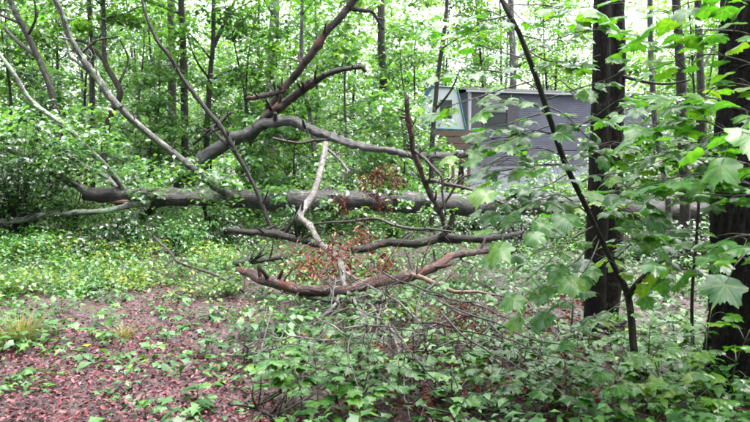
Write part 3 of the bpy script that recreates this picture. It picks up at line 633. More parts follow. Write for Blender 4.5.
timber('broken_snag', 'upright splintered red brown snag standing in front of the deck', [(452, 250, 10.8), (441, 212, 10.9), (425, 183, 11), (413, 152, 11), (409, 122, 11), (407, 98, 11)], (5, 6, 7, 7, 8, 7), 'barkred', 9, .5, 'snag', 10, .12,
       extra=[([(424, 180, 11), (440, 182, 10.9), (462, 187, 10.8), (485, 195, 10.7), (512, 206, 10.6)], (6, 6, 5, 4, 3), 'twig'), ([(414, 150, 11), (426, 160, 10.9), (442, 178, 10.8), (446, 215, 10.7)], (5, 5, 4, 3), 'twig'),
              ([(440, 210, 10.9), (462, 178, 10.9), (490, 172, 10.8), (520, 168, 10.7)], (4, 3, 3, 2), 'twig')], lv=2)
timber('fallen_limb', 'rough reddish fallen limb with peeling bark lying in front of the log', [(238, 271, -.2), (262, 279, -.24), (300, 290, -.24), (345, 291, -.25), (395, 279, -.27), (428, 269, -.33), (452, 256, -.42), (480, 252, -.42), (512, 251, -.4)], (9, 15, 17, 16, 14, 13, 11, 9, 6), 'barkpeel', 10, .5, 'limb', 14, .1,
       extra=[([(412, 275, -.3), (432, 282, -.26), (455, 292, -.2), (502, 296, -.16)], (6, 8, 6, 2), 'wood', .12), ([(270, 283, -.12), (310, 298, -.12), (370, 303, -.16), (405, 303, -.2)], (4, 5, 5, 4), 'twig'),
              ([(345, 290, -.2), (335, 305, -.18), (318, 322, -.12), (300, 335, -.06)], (6, 5, 4, 3), 'barkdead')],
       dead=([(310, 268, 7.5), (325, 272, 7.4), (340, 266, 7.5), (322, 258, 7.6), (300, 275, 7.4), (352, 280, 7.1), (385, 268, 7.1), (360, 296, 6.5), (315, 278, 7.1), (336, 279, 7.0), (308, 262, 7.8), (330, 245, 7.8), (345, 250, 7.8), (378, 255, 7.6), (384, 262, 7.4), (318, 285, 6.9), (300, 262, 7.8), (335, 272, 7.2), (348, 262, 7.4), (372, 270, 7.2)], 34, .24, .09), lv=2)
timber('dead_branch', 'bare pale zigzag branch hanging from the arched trunk to the ground', [(326, 143, 11.9), (318, 180, 11.2), (300, 215, 10.2), (320, 243, 8.9), (342, 268, 7.3), (353, 300, 6.2), (380, 328, 5.4), (410, 352, 4.8), (450, 382, 4.25)], (8, 10, 10, 9, 8, 7.5, 6.5, 5.5, 3), 'barkdead', 22, .7, 'branch', 10,
       extra=[([(353, 300, 6.2), (372, 306, 5.9), (395, 333, 5.2), (430, 346, 4.9), (475, 345, 4.9)], (4, 4, 4, 3, 2)),
              ([(345, 272, 7.2), (380, 292, 6.3), (420, 322, 5.4), (455, 340, 5.0), (500, 364, 4.6)], (4, 3.5, 3.5, 3, 2)),
              ([(395, 340, 5.1), (398, 365, 4.6), (404, 395, 4.0), (410, 420, 3.7)], (3, 3, 2.5, 2)),
              ([(372, 318, 5.6), (362, 345, 5.0), (368, 385, 4.2), (372, 412, 3.8)], (3, 2.5, 2.5, 1.5)),
              ([(312, 225, 10), (345, 222, 9.6), (378, 219, 9.4), (415, 229, 9.2), (455, 232, 9)], (3, 4, 4, 4, 2), 'twig'),
              ([(326, 148, 11.9), (340, 160, 11.6), (350, 172, 11.4)], (4, 4, 3)),
              ([(380, 328, 5.4), (420, 330, 5.3), (460, 318, 5.2), (505, 300, 5.1)], (3, 3, 2.5, 1.5)), ([(410, 352, 4.8), (450, 350, 4.7), (500, 352, 4.6), (545, 362, 4.5)], (3, 3, 2, 1.5)),
              ([(410, 352, 4.8), (425, 375, 4.4), (450, 400, 4.05), (470, 418, 3.8)], (3, 2.5, 2, 1.5))], lv=2, tr=.007)
for nm, lb, pts, w_, mt in (
    ('rotten_log', 'dark wet log lying under the fallen trunk left of centre', [(228, 230, -.45), (260, 233, -.42), (295, 239, -.38), (318, 246, -.33)], (8, 10, 11, 8), 'bark'),
    ('rotten_log', 'short black broken log on the ground left of the reddish limb', [(233, 264, -.2), (258, 261, -.22), (286, 257, -.25)], (7, 8, 6), 'bark'),
    ('rotten_log', 'thick dark log in shade under the fallen trunk right of centre', [(352, 250, -.32), (385, 243, -.38), (412, 244, -.38), (440, 238, -.43), (468, 239, -.42), (520, 233, -.46)], (10, 13, 12, 13, 11, 6), 'bark'),
    ('rotten_log', 'dark mossy branch lying by the foot of the twin trunked tree', [(540, 347, -.04), (570, 338, -.08), (600, 328, -.12), (625, 322, -.14)], (5, 8, 8, 5), 'bark'),
    ('fallen_branch', 'low bent twig arching out of the leaves left of the reddish limb', [(148, 232, 9.6), (170, 252, -.3), (195, 268, -.25), (242, 291, -.1)], (3, 4, 4, 3), 'twig'),
    ('fallen_branch', 'thin straight stick on the red leaf litter at the bottom', [(246, 402, -.04), (262, 411, -.05), (290, 424, -.04)], (3, 5, 4), 'twig'),
    ('fallen_branch', 'thin pale stick lying at the edge of the leaf litter clearing', [(225, 355, -.03), (255, 353, -.05), (305, 345, -.04)], (3, 4, 2), 'barkdead')):
    pts = [(x, y, d) for x, y, d in pts]; timber(nm, lb, pts, w_, mt, 4, .35, 'log' if 'log' in nm else 'branch', 10, .05)
def twig_fan():
    g = G(405, 372); root = thing('twig_tangle', 'fan of fine bare twigs spreading to the bottom centre', 'twigs', g)
    for i in range(19):
        x0, y0 = U(315, 440), U(275, 350); x1, y1 = x0 + U(-40, 150), min(428, y0 + U(30, 100))
        if i % 4 == 0: x1, y1 = x0 + U(60, 150) * (1 if i % 8 else -.7), y0 + U(-15, 25)
        e0, e1 = U(.35, .6), U(.22, .42); q = []; bx, by = U(-14, 14), U(-9, 9)
        for k in range(6):
            t_ = k / 5; w_ = 4 * t_ * (1 - t_); q.append((x0 + (x1 - x0) * t_ + bx * w_ + U(-5, 5), min(428, y0 + (y1 - y0) * t_ + by * w_ + U(-4, 4)), -(e0 + (e1 - e0) * t_)))
        s = MB(); pp, _ = px_tube(s, q, (3.1, 2.8, 2.5, 2.1, 1.7, 1.1), 6, 4, kink=.04); twigs(s, pp, 4, .3, .003, .8, .15, 1, .0); s.build('twig', M['barkdead' if i % 4 == 0 else 'twig'], root)
twig_fan()
# brown dead sprays caught on the timber
for lb, sp_, n in (('rust brown dead spray draped over the middle of the fallen trunk', [(376, 180, 12.3), (380, 172, 12.3), (393, 174, 12.3), (378, 192, 12.3), (395, 186, 12.3), (384, 203, 12.3), (366, 184, 12.3)], 60),
                   ('rust brown dead sprig hanging on the trunk below the zigzag branch', [(340, 198, 12.3), (342, 207, 12.3), (336, 203, 12.3)], 30),
                   ('rust brown dead sprig low in the twigs under the trunk', [(364, 232, 10.5), (370, 238, 10.4), (358, 240, 10.3), (374, 246, 10.2)], 44),
                   ('rust brown dead leaves on twigs right of the zigzag branch foot', [(455, 315, 5.6), (462, 325, 5.5), (470, 310, 5.7), (452, 332, 5.3), (475, 322, 5.3), (440, 322, 5.4), (486, 335, 5.1)], 40),
                   ('rust brown dead leaves low among the bare twigs at bottom centre', [(425, 345, 5.0), (435, 352, 4.9), (412, 358, 4.8), (440, 372, 4.5), (455, 360, 4.6), (470, 355, 4.7), (410, 372, 4.5)], 36),
                   ('rust brown dead leaves on the ground left of the twin trunked tree', [(570, 345, -.1), (560, 352, -.1), (545, 380, -.08), (555, 385, -.08)], 16)):
    p0 = P(*sp_[0]); root = thing('dead_spray', lb, 'dead leaves', Vector((p0.x, p0.y, p0.z)))
    s = MB()
    for x, y, d in sp_: a = P(x, y, d); s.tube([a + Vector((U(-.2, .2), .05, .18)), a, a + Vector((U(-.1, .1), -.02, -.15))], [.005, .005, .003], 5)
    tag(s.build('twigs', M['twig'], root), kind='stuff'); dead_cluster(root, sp_, n, .15 * sp_[0][2] / 11 + .03, .1 if sp_[0][2] > 9 else .075)

# ------------------------------------------------------------------ shrubs and ground plants
def shrub(label, x, y, H, R, n, ls, lm='shrub', group=None, T=LEAF):
    b = Vector((x, y, float(h(x, y)))); root = thing('shrub', label, 'shrub', b, group); s = MB(); pos = []
    for i in range(n):
        a = U(0, 6.28); rr_ = R * U(0, 1) ** .6; e = b + Vector((math.cos(a) * rr_, math.sin(a) * rr_, H * U(.25, 1) * (1 - .35 * (rr_ / R) ** 2)))
        s.tube([b + Vector((U(-.1, .1), U(-.1, .1), -.03)), (b + e) / 2 + Vector((0, 0, .1)), e], [.012, .008, .004], 5, 3)
        pos.append(spray(e, .16 + .14 * R, 30, .6))
        pos.append(spray(b + (e - b) * U(.3, .8), .14 + .12 * R, 16, .7))
    tag(s.build('stems', M['twig'], root), kind='stuff'); pos = np.vstack(pos); pos = pos[pos[:, 2] > h(pos[:, 0], pos[:, 1]) + .02]
    leaves('foliage', pos, rng.uniform(.7, 1.25, len(pos)) * ls, T, M[lm], root, up=.7)
def sh(px, d): return (px - 375) / FPX * d
shrub('tall dark broad leaved shrub filling the far left edge', sh(18, 11.6), 11.6, 2.3, .95, 46, .1)
shrub('dark leafy shrub left of the cut end of the fallen trunk', sh(-35, 11.2), 11.2, 2.5, 1.0, 40, .1)
shrub('leafy shrub crowding the left end of the fallen trunk', sh(70, 12.9), 12.9, 1.6, .9, 32, .095, 'pale')
SHL = 'low dark shrub with glossy leaves growing below the fallen trunk'
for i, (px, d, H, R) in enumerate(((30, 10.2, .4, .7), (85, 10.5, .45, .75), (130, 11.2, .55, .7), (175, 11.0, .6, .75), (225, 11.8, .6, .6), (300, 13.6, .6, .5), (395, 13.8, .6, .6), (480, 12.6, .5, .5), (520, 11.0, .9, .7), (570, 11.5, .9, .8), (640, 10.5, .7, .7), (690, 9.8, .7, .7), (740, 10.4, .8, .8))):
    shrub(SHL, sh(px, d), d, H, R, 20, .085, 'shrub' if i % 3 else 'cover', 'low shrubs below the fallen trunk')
SHP = 'pale leafy bush between the fallen trunk and the thicket'
for px, d, H, R in ((130, 15.2, 1.5, .9), (215, 14.6, 1.2, .8), (255, 15.4, 1.7, .9), (330, 14.5, 1.9, .9), (370, 15.2, 2.2, .9), (415, 15.5, 1.4, .8), (345, 16.5, 2.8, 1.0), (395, 17, 2.9, 1.0), (300, 16, 2, .9), (495, 15.5, .9, .7), (590, 14.8, 1.3, .8), (655, 15, 1.9, 1), (720, 15, 2.2, 1)):
    shrub(SHP, sh(px, d), d, H, R, 26, .1, 'pale', 'pale bushes behind the fallen trunk', LEAF4)

SHH = 'thin pale bush half hiding the grey house'
for px, d, H, R_, n_ in ((535, 20, 1.7, .8, 16), (565, 18, 2.4, .9, 20), (632, 19, 3.4, 1.2, 26), (600, 21, 2.6, 1.0, 18), (418, 20, 3.6, .8, 20)):
    shrub(SHH, sh(px, d), d, H, R_, n_, .13, 'pale', 'thin bushes in front of the house', LEAF4)
def ground_cover():
    x, y = scatter(19000, 3.2, 22, .72, 1.0)
    dens = (1 - patch(x, y)) * np.clip(.85 + .3 * np.sin(x * 1.3 + 1) * np.sin(y * 1.1), .3, 1) * np.where(y < 7, np.clip(.36 + .5 * np.sin(x * 2.3 + 2 * np.sin(y * 1.9)) * np.sin(y * 2.6 + x), .1, .9), 1) * np.where((y > 10.3) & (y < 14) & (x > -4), .35, 1) + .11
    k = rng.uniform(0, 1, len(x)) < dens; x, y = x[k], y[k]; n = len(x)
    H = rng.uniform(.04, .22, n) * (1 + .7 * np.clip((y - 7.5) / 2, 0, 1) * (1 - patch(x, y))); H[patch(x, y) > .6] *= .35; m_ = 8
    a = rng.uniform(0, 6.28, (n, m_)); r = rng.uniform(.01, .13, (n, m_)); zz = H[:, None] * rng.uniform(.4, 1.1, (n, m_))
    px = (x[:, None] + np.cos(a) * r).ravel(); py = (y[:, None] + np.sin(a) * r).ravel(); pos = np.stack([px, py, h(px, py) + zz.ravel() + .01], 1)
    out = np.stack([np.cos(a), np.sin(a), np.zeros_like(a)], -1).reshape(-1, 3)
    cs = np.repeat(rng.uniform(.45, 1.3, n) * np.where(y > 6.5, .8, 1), m_); half = np.repeat((np.sin(x * 2.1 + 3 * np.sin(y * .9)) + rng.normal(0, .8, n)) > 0, m_)
    V1, F1 = leafcloud(pos[half], rng.uniform(.055, .115, half.sum()) * cs[half], LEAF4, up=.85, outdir=out[half]); V2, F2 = leafcloud(pos[~half], rng.uniform(.055, .11, (~half).sum()) * cs[~half], LOBE, up=.85, outdir=out[~half])
    tag(link('ground_cover', newmesh('ground_cover', np.vstack([V1, V2]), [np.vstack([F1, F2 + len(V1)])], M['cover'])), kind='stuff')
ground_cover()
def yellow_cover():
    q = [G(U(-20, 240), U(252, 300)) for i in range(2600)]; q = [g for g in q if U(0, 1) < .3 + .6 * math.sin(g.x * 2.9 + 2 * math.sin(g.y * 2.1))]
    pos = np.vstack([spray((g.x, g.y, g.z + U(.03, .34) * U(.3, 1)), U(.06, .16), 6, .5) for g in q]); pos[:, 2] = np.maximum(pos[:, 2], h(pos[:, 0], pos[:, 1]) + .02)
    tag(leaves('ground_cover', pos, rng.uniform(.035, .08, len(pos)), LEAF4, M['cover2'], None, up=.8), kind='stuff')
    q = [G(U(340, 600), U(300, 420)) for i in range(420)]; pos = np.vstack([spray((g.x, g.y, g.z + .06), .1, 6, .5) for g in q]); pos[:, 2] = np.maximum(pos[:, 2], h(pos[:, 0], pos[:, 1]) + .01)
    tag(leaves('rust_leaf_litter', pos, rng.uniform(.03, .075, len(pos)), DRY, M['dead'], None, up=.5), kind='stuff')
yellow_cover()
def grass_tuft(label, px, py, n, H, R):
    g = G(px, py); V = []; F = []
    for i in range(n):
        a = U(0, 6.28); r = R * U(0, 1) * .5; b = np.array([math.cos(a) * r, math.sin(a) * r, -.02]); l = H * U(.5, 1.1); ln = U(.2, .9); w_ = U(.003, .006)
        sd_ = np.array([-math.sin(a), math.cos(a), 0]) * w_; o_ = np.array([math.cos(a), math.sin(a), 0]); k = len(V)
        for t_ in (0, .4, .75, 1):
            c = b + np.array([0, 0, l * (t_ - .45 * ln * t_ * t_)]) + o_ * l * ln * t_ * t_ * .8; V += [c - sd_ * (1 - t_ * .9), c + sd_ * (1 - t_ * .9)]
        F += [[k + j, k + j + 1, k + j + 3, k + j + 2] for j in (0, 2, 4)]
    tag(link('grass_tuft', newmesh('grass_tuft', np.array(V), [np.array(F)], M['grass']), None, g), label, 'grass')
grass_tuft('dry yellow grass tuft at the left edge of the clearing', 20, 345, 260, .36, .3)
grass_tuft('small sparse green brown grass tuft in the leaf litter', 124, 338, 90, .2, .22)

# ------------------------------------------------------------------ maples with leaves one by one
def maple_mesh(seed, matr, petiole=.5):
    r_ = np.random.default_rng(seed)
    half = [(0, 1.0), (7, .8), (13, .83), (18, .74), (22, .76), (29, .64), (36, .8), (41, .77), (50, .93), (55, .82), (60, .84), (68, .76), (74, .68), (84, .6), (95, .68), (108, .72), (120, .58), (140, .5), (165, .4)]
    pts = [(a, q * r_.uniform(.93, 1.07)) for a, q in half]; ring = [(math.radians(a), q) for a, q in pts] + [(math.radians(-a), q * r_.uniform(.95, 1.05)) for a, q in reversed(pts[1:])]
    cv, cl, tw = r_.uniform(.2, 1.1), r_.uniform(-.2, .9), r_.uniform(-.5, .5)
    def z(x, y): return -cv * (max(0, y) ** 2) * .6 - cl * x * x + tw * x * y + .05 * math.sin(9 * x) * math.cos(7 * y)
    V = [(0, 0, 0)]
    for a, q in ring: x, y = q * math.sin(a) * .62, q * math.cos(a) * .62; V.append((x, y, z(x, y)))
    mids = []
    for a, q in ring: x, y = q * .5 * math.sin(a) * .62, q * .5 * math.cos(a) * .62; V.append((x, y, z(x, y) + .012))
    n = len(ring); T = []; Q = []
    for i in range(n):
        j = (i + 1) % n; T.append((0, 1 + n + j, 1 + n + i)); Q.append((1 + n + i, 1 + n + j, 1 + j, 1 + i))
    k = len(V); pt = petiole
    V += [(-.008, 0, .0), (.008, 0, .0), (-.008, -pt * .5, .05), (.008, -pt * .5, .05), (-.008, -pt, .12), (.008, -pt, .12)]
    Q += [(k, k + 1, k + 3, k + 2), (k + 2, k + 3, k + 5, k + 4)]
    return newmesh('leaf', np.array(V), [np.array(Q), np.array(T)], matr, None, True)
MAPLE = [maple_mesh(i, M['maple']) for i in range(12)]
SEED = [maple_mesh(20 + i, M['seedling'], .35) for i in range(5)]
def put_leaf(root, p, tip, nrm, size, meshes):
    tip = tip.normalized(); nrm = (nrm - tip * nrm.dot(tip)).normalized(); sx = tip.cross(nrm)
    mtx = Matrix((sx, tip, nrm)).transposed().to_4x4()
    o = link('leaf', meshes[int(rng.integers(len(meshes)))], root)
    # the petiole's end sits on the twig
    o.matrix_local = Matrix.Translation(p - parent_loc(root)) @ mtx @ Matrix.Diagonal((size, size, size, 1)) @ Matrix.Translation((0, .5, -.12))
    return o
def bough(root, pts, r, n, size, meshes=MAPLE, mt='twig', side=.35, tilt=.3, t0=.25):
    """a twig with opposite leaves and short side twigs"""
    s = MB(); path, _ = s.tube(pts, np.linspace(r, .002, len(pts)), 6, 6)
    cnt = 0
    for i in range(n):
        t_ = t0 + (1 - t0) * (i + U(0, .6)) / n; k = min(len(path) - 2, int(t_ * (len(path) - 1))); p = Vector(path[k]); tg = Vector(path[k + 1] - path[k]).normalized()
        sdv = tg.cross(Vector((0, 0, 1))); sdv = sdv.normalized() if sdv.length > .1 else Vector((1, 0, 0))
        for sg in (-1, 1):
            tip = sdv * sg * U(.6, 1.1) + tg * U(.2, 1.1) + Vector((0, 0, U(-.55, .15)))
            base = p
            if U(0, 1) < side:
                base = p + (sdv * sg * U(.8, 1) + tg * U(.2, .8) + Vector((0, 0, U(-.2, .2)))).normalized() * U(.08, .22); s.tube([p, (p + base) / 2 + Vector((0, 0, .01)), base], [.0028, .0022, .0016], 5, 2)
            put_leaf(root, base, tip, Vector((U(-tilt, tilt), U(-tilt, tilt) - .15, 1)), size * U(.7, 1.4), meshes); cnt += 1
    e = Vector(path[-1]); put_leaf(root, e, Vector(path[-1] - path[-3]).normalized() + Vector((0, 0, -.3)), Vector((U(-.3, .3), -.2, 1)), size * U(1.0, 1.4), meshes)
    s.build('bough', M[mt], root)
    return cnt + 1
def B(*a): return [P(x, y, d) for x, y, d in a]
def leaning_maple():
    g = G(637, 392); d = g.y; root = thing('maple_sapling', 'slender leaning maple sapling with dark stem and broad wet leaves', 'sapling', g)
    stem = [g - Vector((0, 0, .1)), g + Vector((0, 0, .05))] + B((634, 350, d), (628, 296, d + .02), (612, 262, d), (590, 215, d - .02), (566, 165, d - .05), (552, 125, d - .05), (537, 80, d - .05), (520, 35, d - .05), (502, 0, d - .05), (485, -45, d), (475, -95, d))
    mb = MB(); mb.tube(stem, np.array([9, 8, 7.5, 7, 5.5, 5.5, 6, 6, 5.5, 5, 4.5, 4, 2]) / FPX * d / 2, 10, 6, .07); mb.build('stem', M['bark'], root)
    s = MB(); s.tube(B((628, 296, d), (640, 280, d - .05), (658, 264, d - .1), (676, 256, d - .15)), np.array([7, 5, 4, 2]) / FPX * d / 2, 8); s.build('side_stem', M['bark'], root)
    c = 0
    for pts, r, n, sz in (
        (B((590, 215, d), (560, 195, 4.0), (530, 205, 3.7), (505, 232, 3.5)), .006, 5, .155),
        (B((566, 165, d), (540, 165, 4.1), (515, 172, 3.8), (492, 182, 3.6)), .006, 5, .13),
        (B((596, 225, d), (570, 240, 4.0), (548, 262, 3.8), (520, 285, 3.6)), .006, 5, .14),
        (B((600, 238, d), (590, 262, 4.0), (570, 290, 3.8), (552, 305, 3.7)), .005, 4, .13),
        (B((575, 185, d), (600, 175, 3.9), (625, 185, 3.6), (650, 205, 3.4)), .006, 5, .14),
        (B((552, 125, d), (520, 135, 4.2), (490, 140, 4.0), (455, 150, 3.8)), .005, 4, .11),
        (B((556, 140, d), (590, 120, 4.0), (620, 100, 3.9), (655, 92, 3.8)), .005, 5, .12),
        (B((537, 80, d), (500, 90, 4.3), (470, 100, 4.1), (440, 108, 4.0)), .005, 4, .11),
        (B((520, 35, d), (550, 40, 4.1), (590, 30, 3.9), (640, 35, 3.7)), .005, 6, .12),
        (B((545, 100, d), (580, 88, 4.0), (610, 78, 3.8), (640, 60, 3.6)), .005, 4, .12),
        (B((505, 5, d), (540, 5, 4.0), (580, 8, 3.8), (625, 2, 3.6)), .005, 6, .12),
        (B((530, 60, d), (495, 50, 4.3), (470, 40, 4.2), (450, 20, 4.1)), .005, 3, .1),
        (B((612, 262, d), (630, 245, 3.9), (645, 232, 3.7), (668, 226, 3.5)), .005, 4, .13),
        (B((628, 296, d), (610, 310, 4.0), (590, 318, 3.8), (570, 335, 3.6)), .004, 3, .11),
        (B((584, 205, d), (555, 215, 4.3), (535, 235, 4.2), (500, 250, 4.1)), .005, 4, .13),
        (B((560, 150, d), (585, 150, 4.1), (610, 145, 4.0), (640, 150, 3.9)), .005, 6, .13),
        (B((580, 195, d), (610, 205, 4.0), (635, 215, 3.9), (660, 240, 3.8)), .005, 6, .13),
        (B((570, 172, d), (548, 185, 4.2), (528, 190, 4.1), (500, 205, 4.0)), .005, 5, .13),
        (B((598, 235, d), (575, 262, 4.2), (545, 280, 4.1), (520, 310, 4.0)), .005, 5, .12),
        (B((550, 118, d), (535, 105, 4.1), (515, 100, 4.0), (490, 105, 3.9)), .005, 4, .12),
        (B((556, 135, d), (530, 130, 4.0), (510, 140, 3.9), (480, 152, 3.8)), .005, 4, .12),
        (B((525, 48, d), (545, 60, 4.1), (570, 62, 4.0), (600, 55, 3.9)), .005, 5, .12),
        (B((510, 15, d), (485, 20, 4.2), (460, 15, 4.1), (430, 25, 4.0)), .005, 4, .11),
        (B((548, 112, d), (525, 118, 4.2), (505, 125, 4.1), (485, 128, 4.0)), .005, 4, .12),
        (B((562, 155, d), (540, 148, 4.2), (520, 152, 4.1), (498, 165, 4.0)), .005, 5, .13),
        (B((540, 90, d), (510, 75, 4.3), (480, 70, 4.2), (440, 72, 4.1)), .005, 5, .11),
        (B((545, 105, d), (565, 115, 4.1), (580, 130, 4.0), (600, 150, 3.9)), .005, 5, .12),
        (B((500, -4, d), (530, 25, 4.1), (560, 15, 4.0), (600, 20, 3.8)), .005, 5, .12)): c += bough(root, pts, r, n, sz)
    for x, y in ((655, 292), (662, 300), (650, 305), (668, 286)):         # limp hanging leaves on the side stem
        put_leaf(root, P(x - 2, y - 26, d - .1), Vector((U(-.2, .2), 0, -1)), Vector((U(-.4, .4), -1, 0)), .13, MAPLE)
def right_maple():
    d = 3.3; g = GX(806, d); root = thing('maple_sapling', 'maple sapling whose crowded leafy boughs reach in from the right edge', 'sapling', g)
    mb = MB(); stem = [g - Vector((0, 0, .1))] + B((806, 330, d), (802, 240, d), (800, 160, d), (790, 80, d), (780, 0, d), (772, -70, d)); mb.tube(stem, [.022, .02, .018, .016, .013, .01, .004], 9, 6); mb.build('stem', M['bark'], root)
    for pts, r, n, sz in (
        (B((801, 200, d), (750, 150, 3.2), (700, 120, 3.3), (640, 130, 3.4)), .006, 7, .13),
        (B((801, 210, d), (740, 180, 3.1), (690, 175, 3.1), (630, 190, 3.2)), .006, 7, .13),
        (B((802, 225, d), (760, 190, 3.0), (730, 180, 3.0), (700, 178, 3.1)), .006, 5, .12),
        (B((802, 245, d), (760, 235, 2.9), (725, 240, 2.8), (690, 262, 2.9)), .005, 4, .12),
        (B((800, 160, d), (760, 120, 3.0), (720, 100, 3.0), (680, 95, 3.1)), .006, 5, .12),
        (B((797, 140, d), (765, 110, 2.6), (745, 125, 2.5), (728, 145, 2.45)), .005, 3, .14),
        (B((803, 250, d), (775, 240, 2.6), (750, 250, 2.5), (735, 265, 2.45)), .005, 3, .13),
        (B((790, 80, d), (740, 60, 3.2), (700, 55, 3.3), (650, 70, 3.4)), .005, 4, .12),
        (B((781, 5, d), (740, 0, 3.3), (700, 0, 3.4), (660, 15, 3.5)), .005, 5, .12),
        (B((800, 180, d), (740, 150, 3.6), (690, 150, 3.7), (620, 165, 3.9)), .006, 7, .13),
        (B((802, 195, d), (750, 165, 3.5), (690, 155, 3.6), (640, 170, 3.8)), .006, 6, .12),
        (B((800, 170, d), (750, 135, 3.3), (710, 140, 3.4), (660, 150, 3.5)), .006, 7, .12),
        (B((801, 195, d), (760, 195, 3.2), (720, 195, 3.3), (670, 190, 3.4)), .006, 7, .12),
        (B((796, 120, d), (760, 90, 3.3), (720, 85, 3.4), (690, 110, 3.5)), .005, 5, .12),
        (B((803, 255, d), (770, 255, 3.4), (740, 250, 3.5), (700, 240, 3.6)), .005, 5, .12),
        (B((788, 60, d), (750, 35, 3.2), (720, 30, 3.2), (690, 30, 3.3)), .005, 4, .12)): bough(root, pts, r, n, sz)
def mid_maple():
    d = 5.0; g = G(694, 360); d = g.y; root = thing('maple_sapling', 'maple sapling with layered boughs between the twin trunks and large tree', 'sapling', g)
    mb = MB(); stem = [g - Vector((0, 0, .1))] + B((692, 300, d), (697, 230, d), (700, 160, d), (694, 90, d), (690, 20, d), (684, -30, d)); mb.tube(stem, [.014, .013, .012, .011, .009, .006, .003], 8, 6); mb.build('stem', M['bark'], root)
    for x0, y0, x1, y1, dd, n in ((697, 230, 600, 262, -.5, 7), (699, 190, 590, 200, -.4, 7), (700, 170, 620, 165, -.6, 6), (699, 150, 640, 128, -.2, 5), (696, 110, 625, 110, -.5, 5), (694, 80, 640, 40, -.4, 5), (692, 50, 650, 5, -.5, 4),
                                  (698, 235, 742, 275, -.3, 4), (700, 165, 745, 180, -.4, 5), (697, 120, 742, 98, -.3, 4), (697, 240, 650, 290, -.4, 5), (699, 180, 655, 200, -.9, 5), (698, 140, 668, 150, -.8, 4), (693, 60, 720, 20, -.6, 4)):
        bough(root, B((x0, y0, d), ((x0 * 2 + x1) / 3, (y0 * 2 + y1) / 3 - 9, d + dd * .4), ((x0 + x1 * 2) / 3, (y0 + y1 * 2) / 3 - 8, d + dd * .8), (x1, y1, d + dd)), .005, n, .12)
leaning_maple(); right_maple(); mid_maple()
def seedling(label, px, py, H, size, nb, meshes, group=None, name='seedling', spread=.5):
    g = G(px, py); root = thing(name, label, 'seedling', g, group)
    s = MB(); st = [g - Vector((0, 0, .03)), g + Vector((U(-.03, .03), U(-.03, .03), H * .5)), g + Vector((U(-.06, .06), U(-.06, .06), H))]; pp, _ = s.tube(st, [.0045, .004, .0025], 6, 4); s.build('stem', M['stem'], root)
    for i in range(nb):
        t_ = .35 + .65 * (i + .5) / nb; p = Vector(pp[int(t_ * (len(pp) - 1))]); a = i * 2.4 + U(-.4, .4); o_ = Vector((math.cos(a), math.sin(a), 0)); L = spread * H * U(.3, .7) * (1.15 - .6 * t_)
        e = p + o_ * L + Vector((0, 0, U(-.02, .1))); b_ = MB(); b_.tube([p, (p + e) / 2 + Vector((0, 0, .02)), e], [.003, .0025, .0015], 5, 3); b_.build('twig', M['stem'], root)
        for tp in (o_, o_ + Vector((-o_.y, o_.x, 0)) * .9, o_ - Vector((-o_.y, o_.x, 0)) * .9): put_leaf(root, e, tp + Vector((0, 0, U(-.4, .05))), Vector((U(-.3, .3), U(-.35, .2), 1)), size * U(.65, 1.15), meshes)
seedling('leafy dark maple seedling at the foot of the large right tree', 735, 418, .55, .12, 8, MAPLE, spread=.8)
seedling('broad leaved maple seedling in the bottom right corner', 690, 422, .42, .13, 8, MAPLE, spread=.9)
seedling('maple seedling left of the large tree with star shaped leaves', 660, 412, .38, .11, 6, MAPLE, spread=.8)
seedling('maple seedling just in front of the leaning sapling foot', 612, 420, .36, .12, 6, MAPLE, spread=.8)
seedling('tall maple seedling against the dark base of the large tree', 704, 398, .6, .1, 6, MAPLE, spread=.5)
seedling('bright green bushy seedling in the bottom centre', 318, 416, .44, .125, 12, SEED, spread=.8)
seedling('bright green seedling left of the bottom centre bush', 285, 408, .34, .12, 9, SEED, spread=.8)
seedling('pale green seedling at the bottom edge below the bare twigs', 362, 424, .36, .12, 10, SEED, spread=.8)
seedling('green seedling under the zigzag branch foot', 345, 385, .42, .11, 10, SEED, spread=.8)
k_ = 'small lobed green seedling among the ground plants'
for px, py in ((388, 380), (300, 372), (330, 352), (372, 345), (410, 405), (440, 412), (470, 396), (500, 385), (520, 408), (548, 412), (575, 396), (590, 372), (500, 350), (470, 362), (530, 335), (560, 362), (650, 370), (672, 350), (690, 372), (610, 350), (395, 320), (430, 318), (355, 325), (480, 330), (280, 390), (300, 420), (335, 400), (350, 410), (372, 395), (310, 345), (345, 362), (390, 415), (425, 395), (455, 425), (485, 418), (560, 425), (540, 375), (580, 418), (640, 405), (625, 385)):
    seedling(k_, px + U(-6, 6), py + U(-5, 5), U(.2, .42), U(.085, .125), int(U(4, 8)), SEED, 'small seedlings among the ground plants', spread=.9)
k_ = 'tiny pale green seedling standing in the red leaf litter'
for px, py in ((92, 345), (110, 342), (62, 348), (210, 360), (205, 352), (235, 338), (165, 348), (196, 405), (145, 414), (20, 385), (178, 310), (120, 308), (60, 312), (250, 372)):
    seedling(k_, px + U(-4, 4), py + U(-3, 3), U(.06, .12), U(.06, .09), 3, SEED, 'tiny seedlings in the leaf litter', spread=1.0)

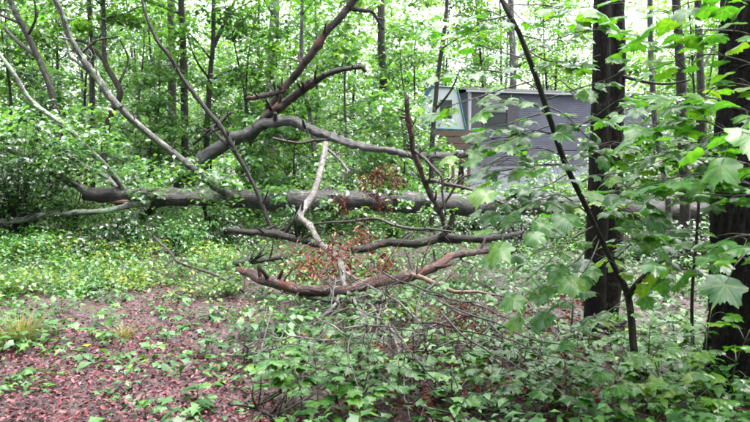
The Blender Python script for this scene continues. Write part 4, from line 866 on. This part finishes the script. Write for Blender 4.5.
# ------------------------------------------------------------------ labels that single out look-alikes by their place
ORD = ['leftmost', 'second from left', 'third from left', 'fourth from left', 'fifth from left', 'sixth from left', 'seventh from left', 'eighth from left']
def finish_labels(items, marks):
    b = {}
    for o, w_ in items:
        px = 375 + FPX * o.location.x / o.location.y; b.setdefault(w_ + ' ' + next(m_ for k, m_ in marks if px < k), []).append((px, o))
    for lb, l in b.items():
        l.sort(key=lambda q: q[0])
        for i, (px, o) in enumerate(l): o['label'] = lb + ('' if len(l) == 1 else ', ' + (ORD[i] if i < len(l) - 1 or i == 0 else 'rightmost'))
HUE = {'m': 'mid green', 'p': 'pale green', 'y': 'yellow green'}
MK = ((60, 'at the far left'), (150, 'behind the long pale pole'), (230, 'behind the close pair of trunks'), (300, 'behind the arched trunk'), (370, 'behind the zigzag branch'), (430, 'left of the playhouse'), (600, 'behind the house roof'), (660, 'right of the twin trunks'), (1e9, 'behind the large right tree'))
finish_labels([(o, '%s %s understory tree' % ('small near' if y < 19 else 'leafy' if y < 26 else 'tall distant' if y < 38 else 'very distant', HUE[o['label'][0]])) for o, x, y, H in LATER], MK)
MK2 = ((100, 'near the left edge'), (200, 'by the torn end of the trunk'), (300, 'by the foot of the pale pole'), (420, 'by the zigzag branch'), (540, 'by the splintered snag'), (660, 'by the twin trunks'), (1e9, 'by the large right tree'))
MK3 = ((150, 'left of the clearing'), (280, 'right in the clearing'), (340, 'by the bright green bushy seedling'), (420, 'under the zigzag branch'), (510, 'among the bare twig fan'), (600, 'left of the leaning sapling'), (1e9, 'by the large right tree'))
tops = [o for o in SC.objects if o.parent is None and 'group' in o]
for gname, word, mk in (('low shrubs below the fallen trunk', 'low dark shrub below the log', MK2), ('pale bushes behind the fallen trunk', 'pale leafy bush behind the trunk', MK2), ('thin bushes in front of the house', 'thin pale bush before the house', MK2),
                        ('small seedlings among the ground plants', None, MK3), ('tiny seedlings in the leaf litter', None, MK3)):
    finish_labels([(o, word or ('tiny pale seedling' if 'tiny' in gname else 'small lobed seedling') + (' near the bottom edge' if o.location.y < 4.4 else ' farther back' if o.location.y > 5.3 else ' in the middle ground')) for o in tops if o['group'] == gname], mk)
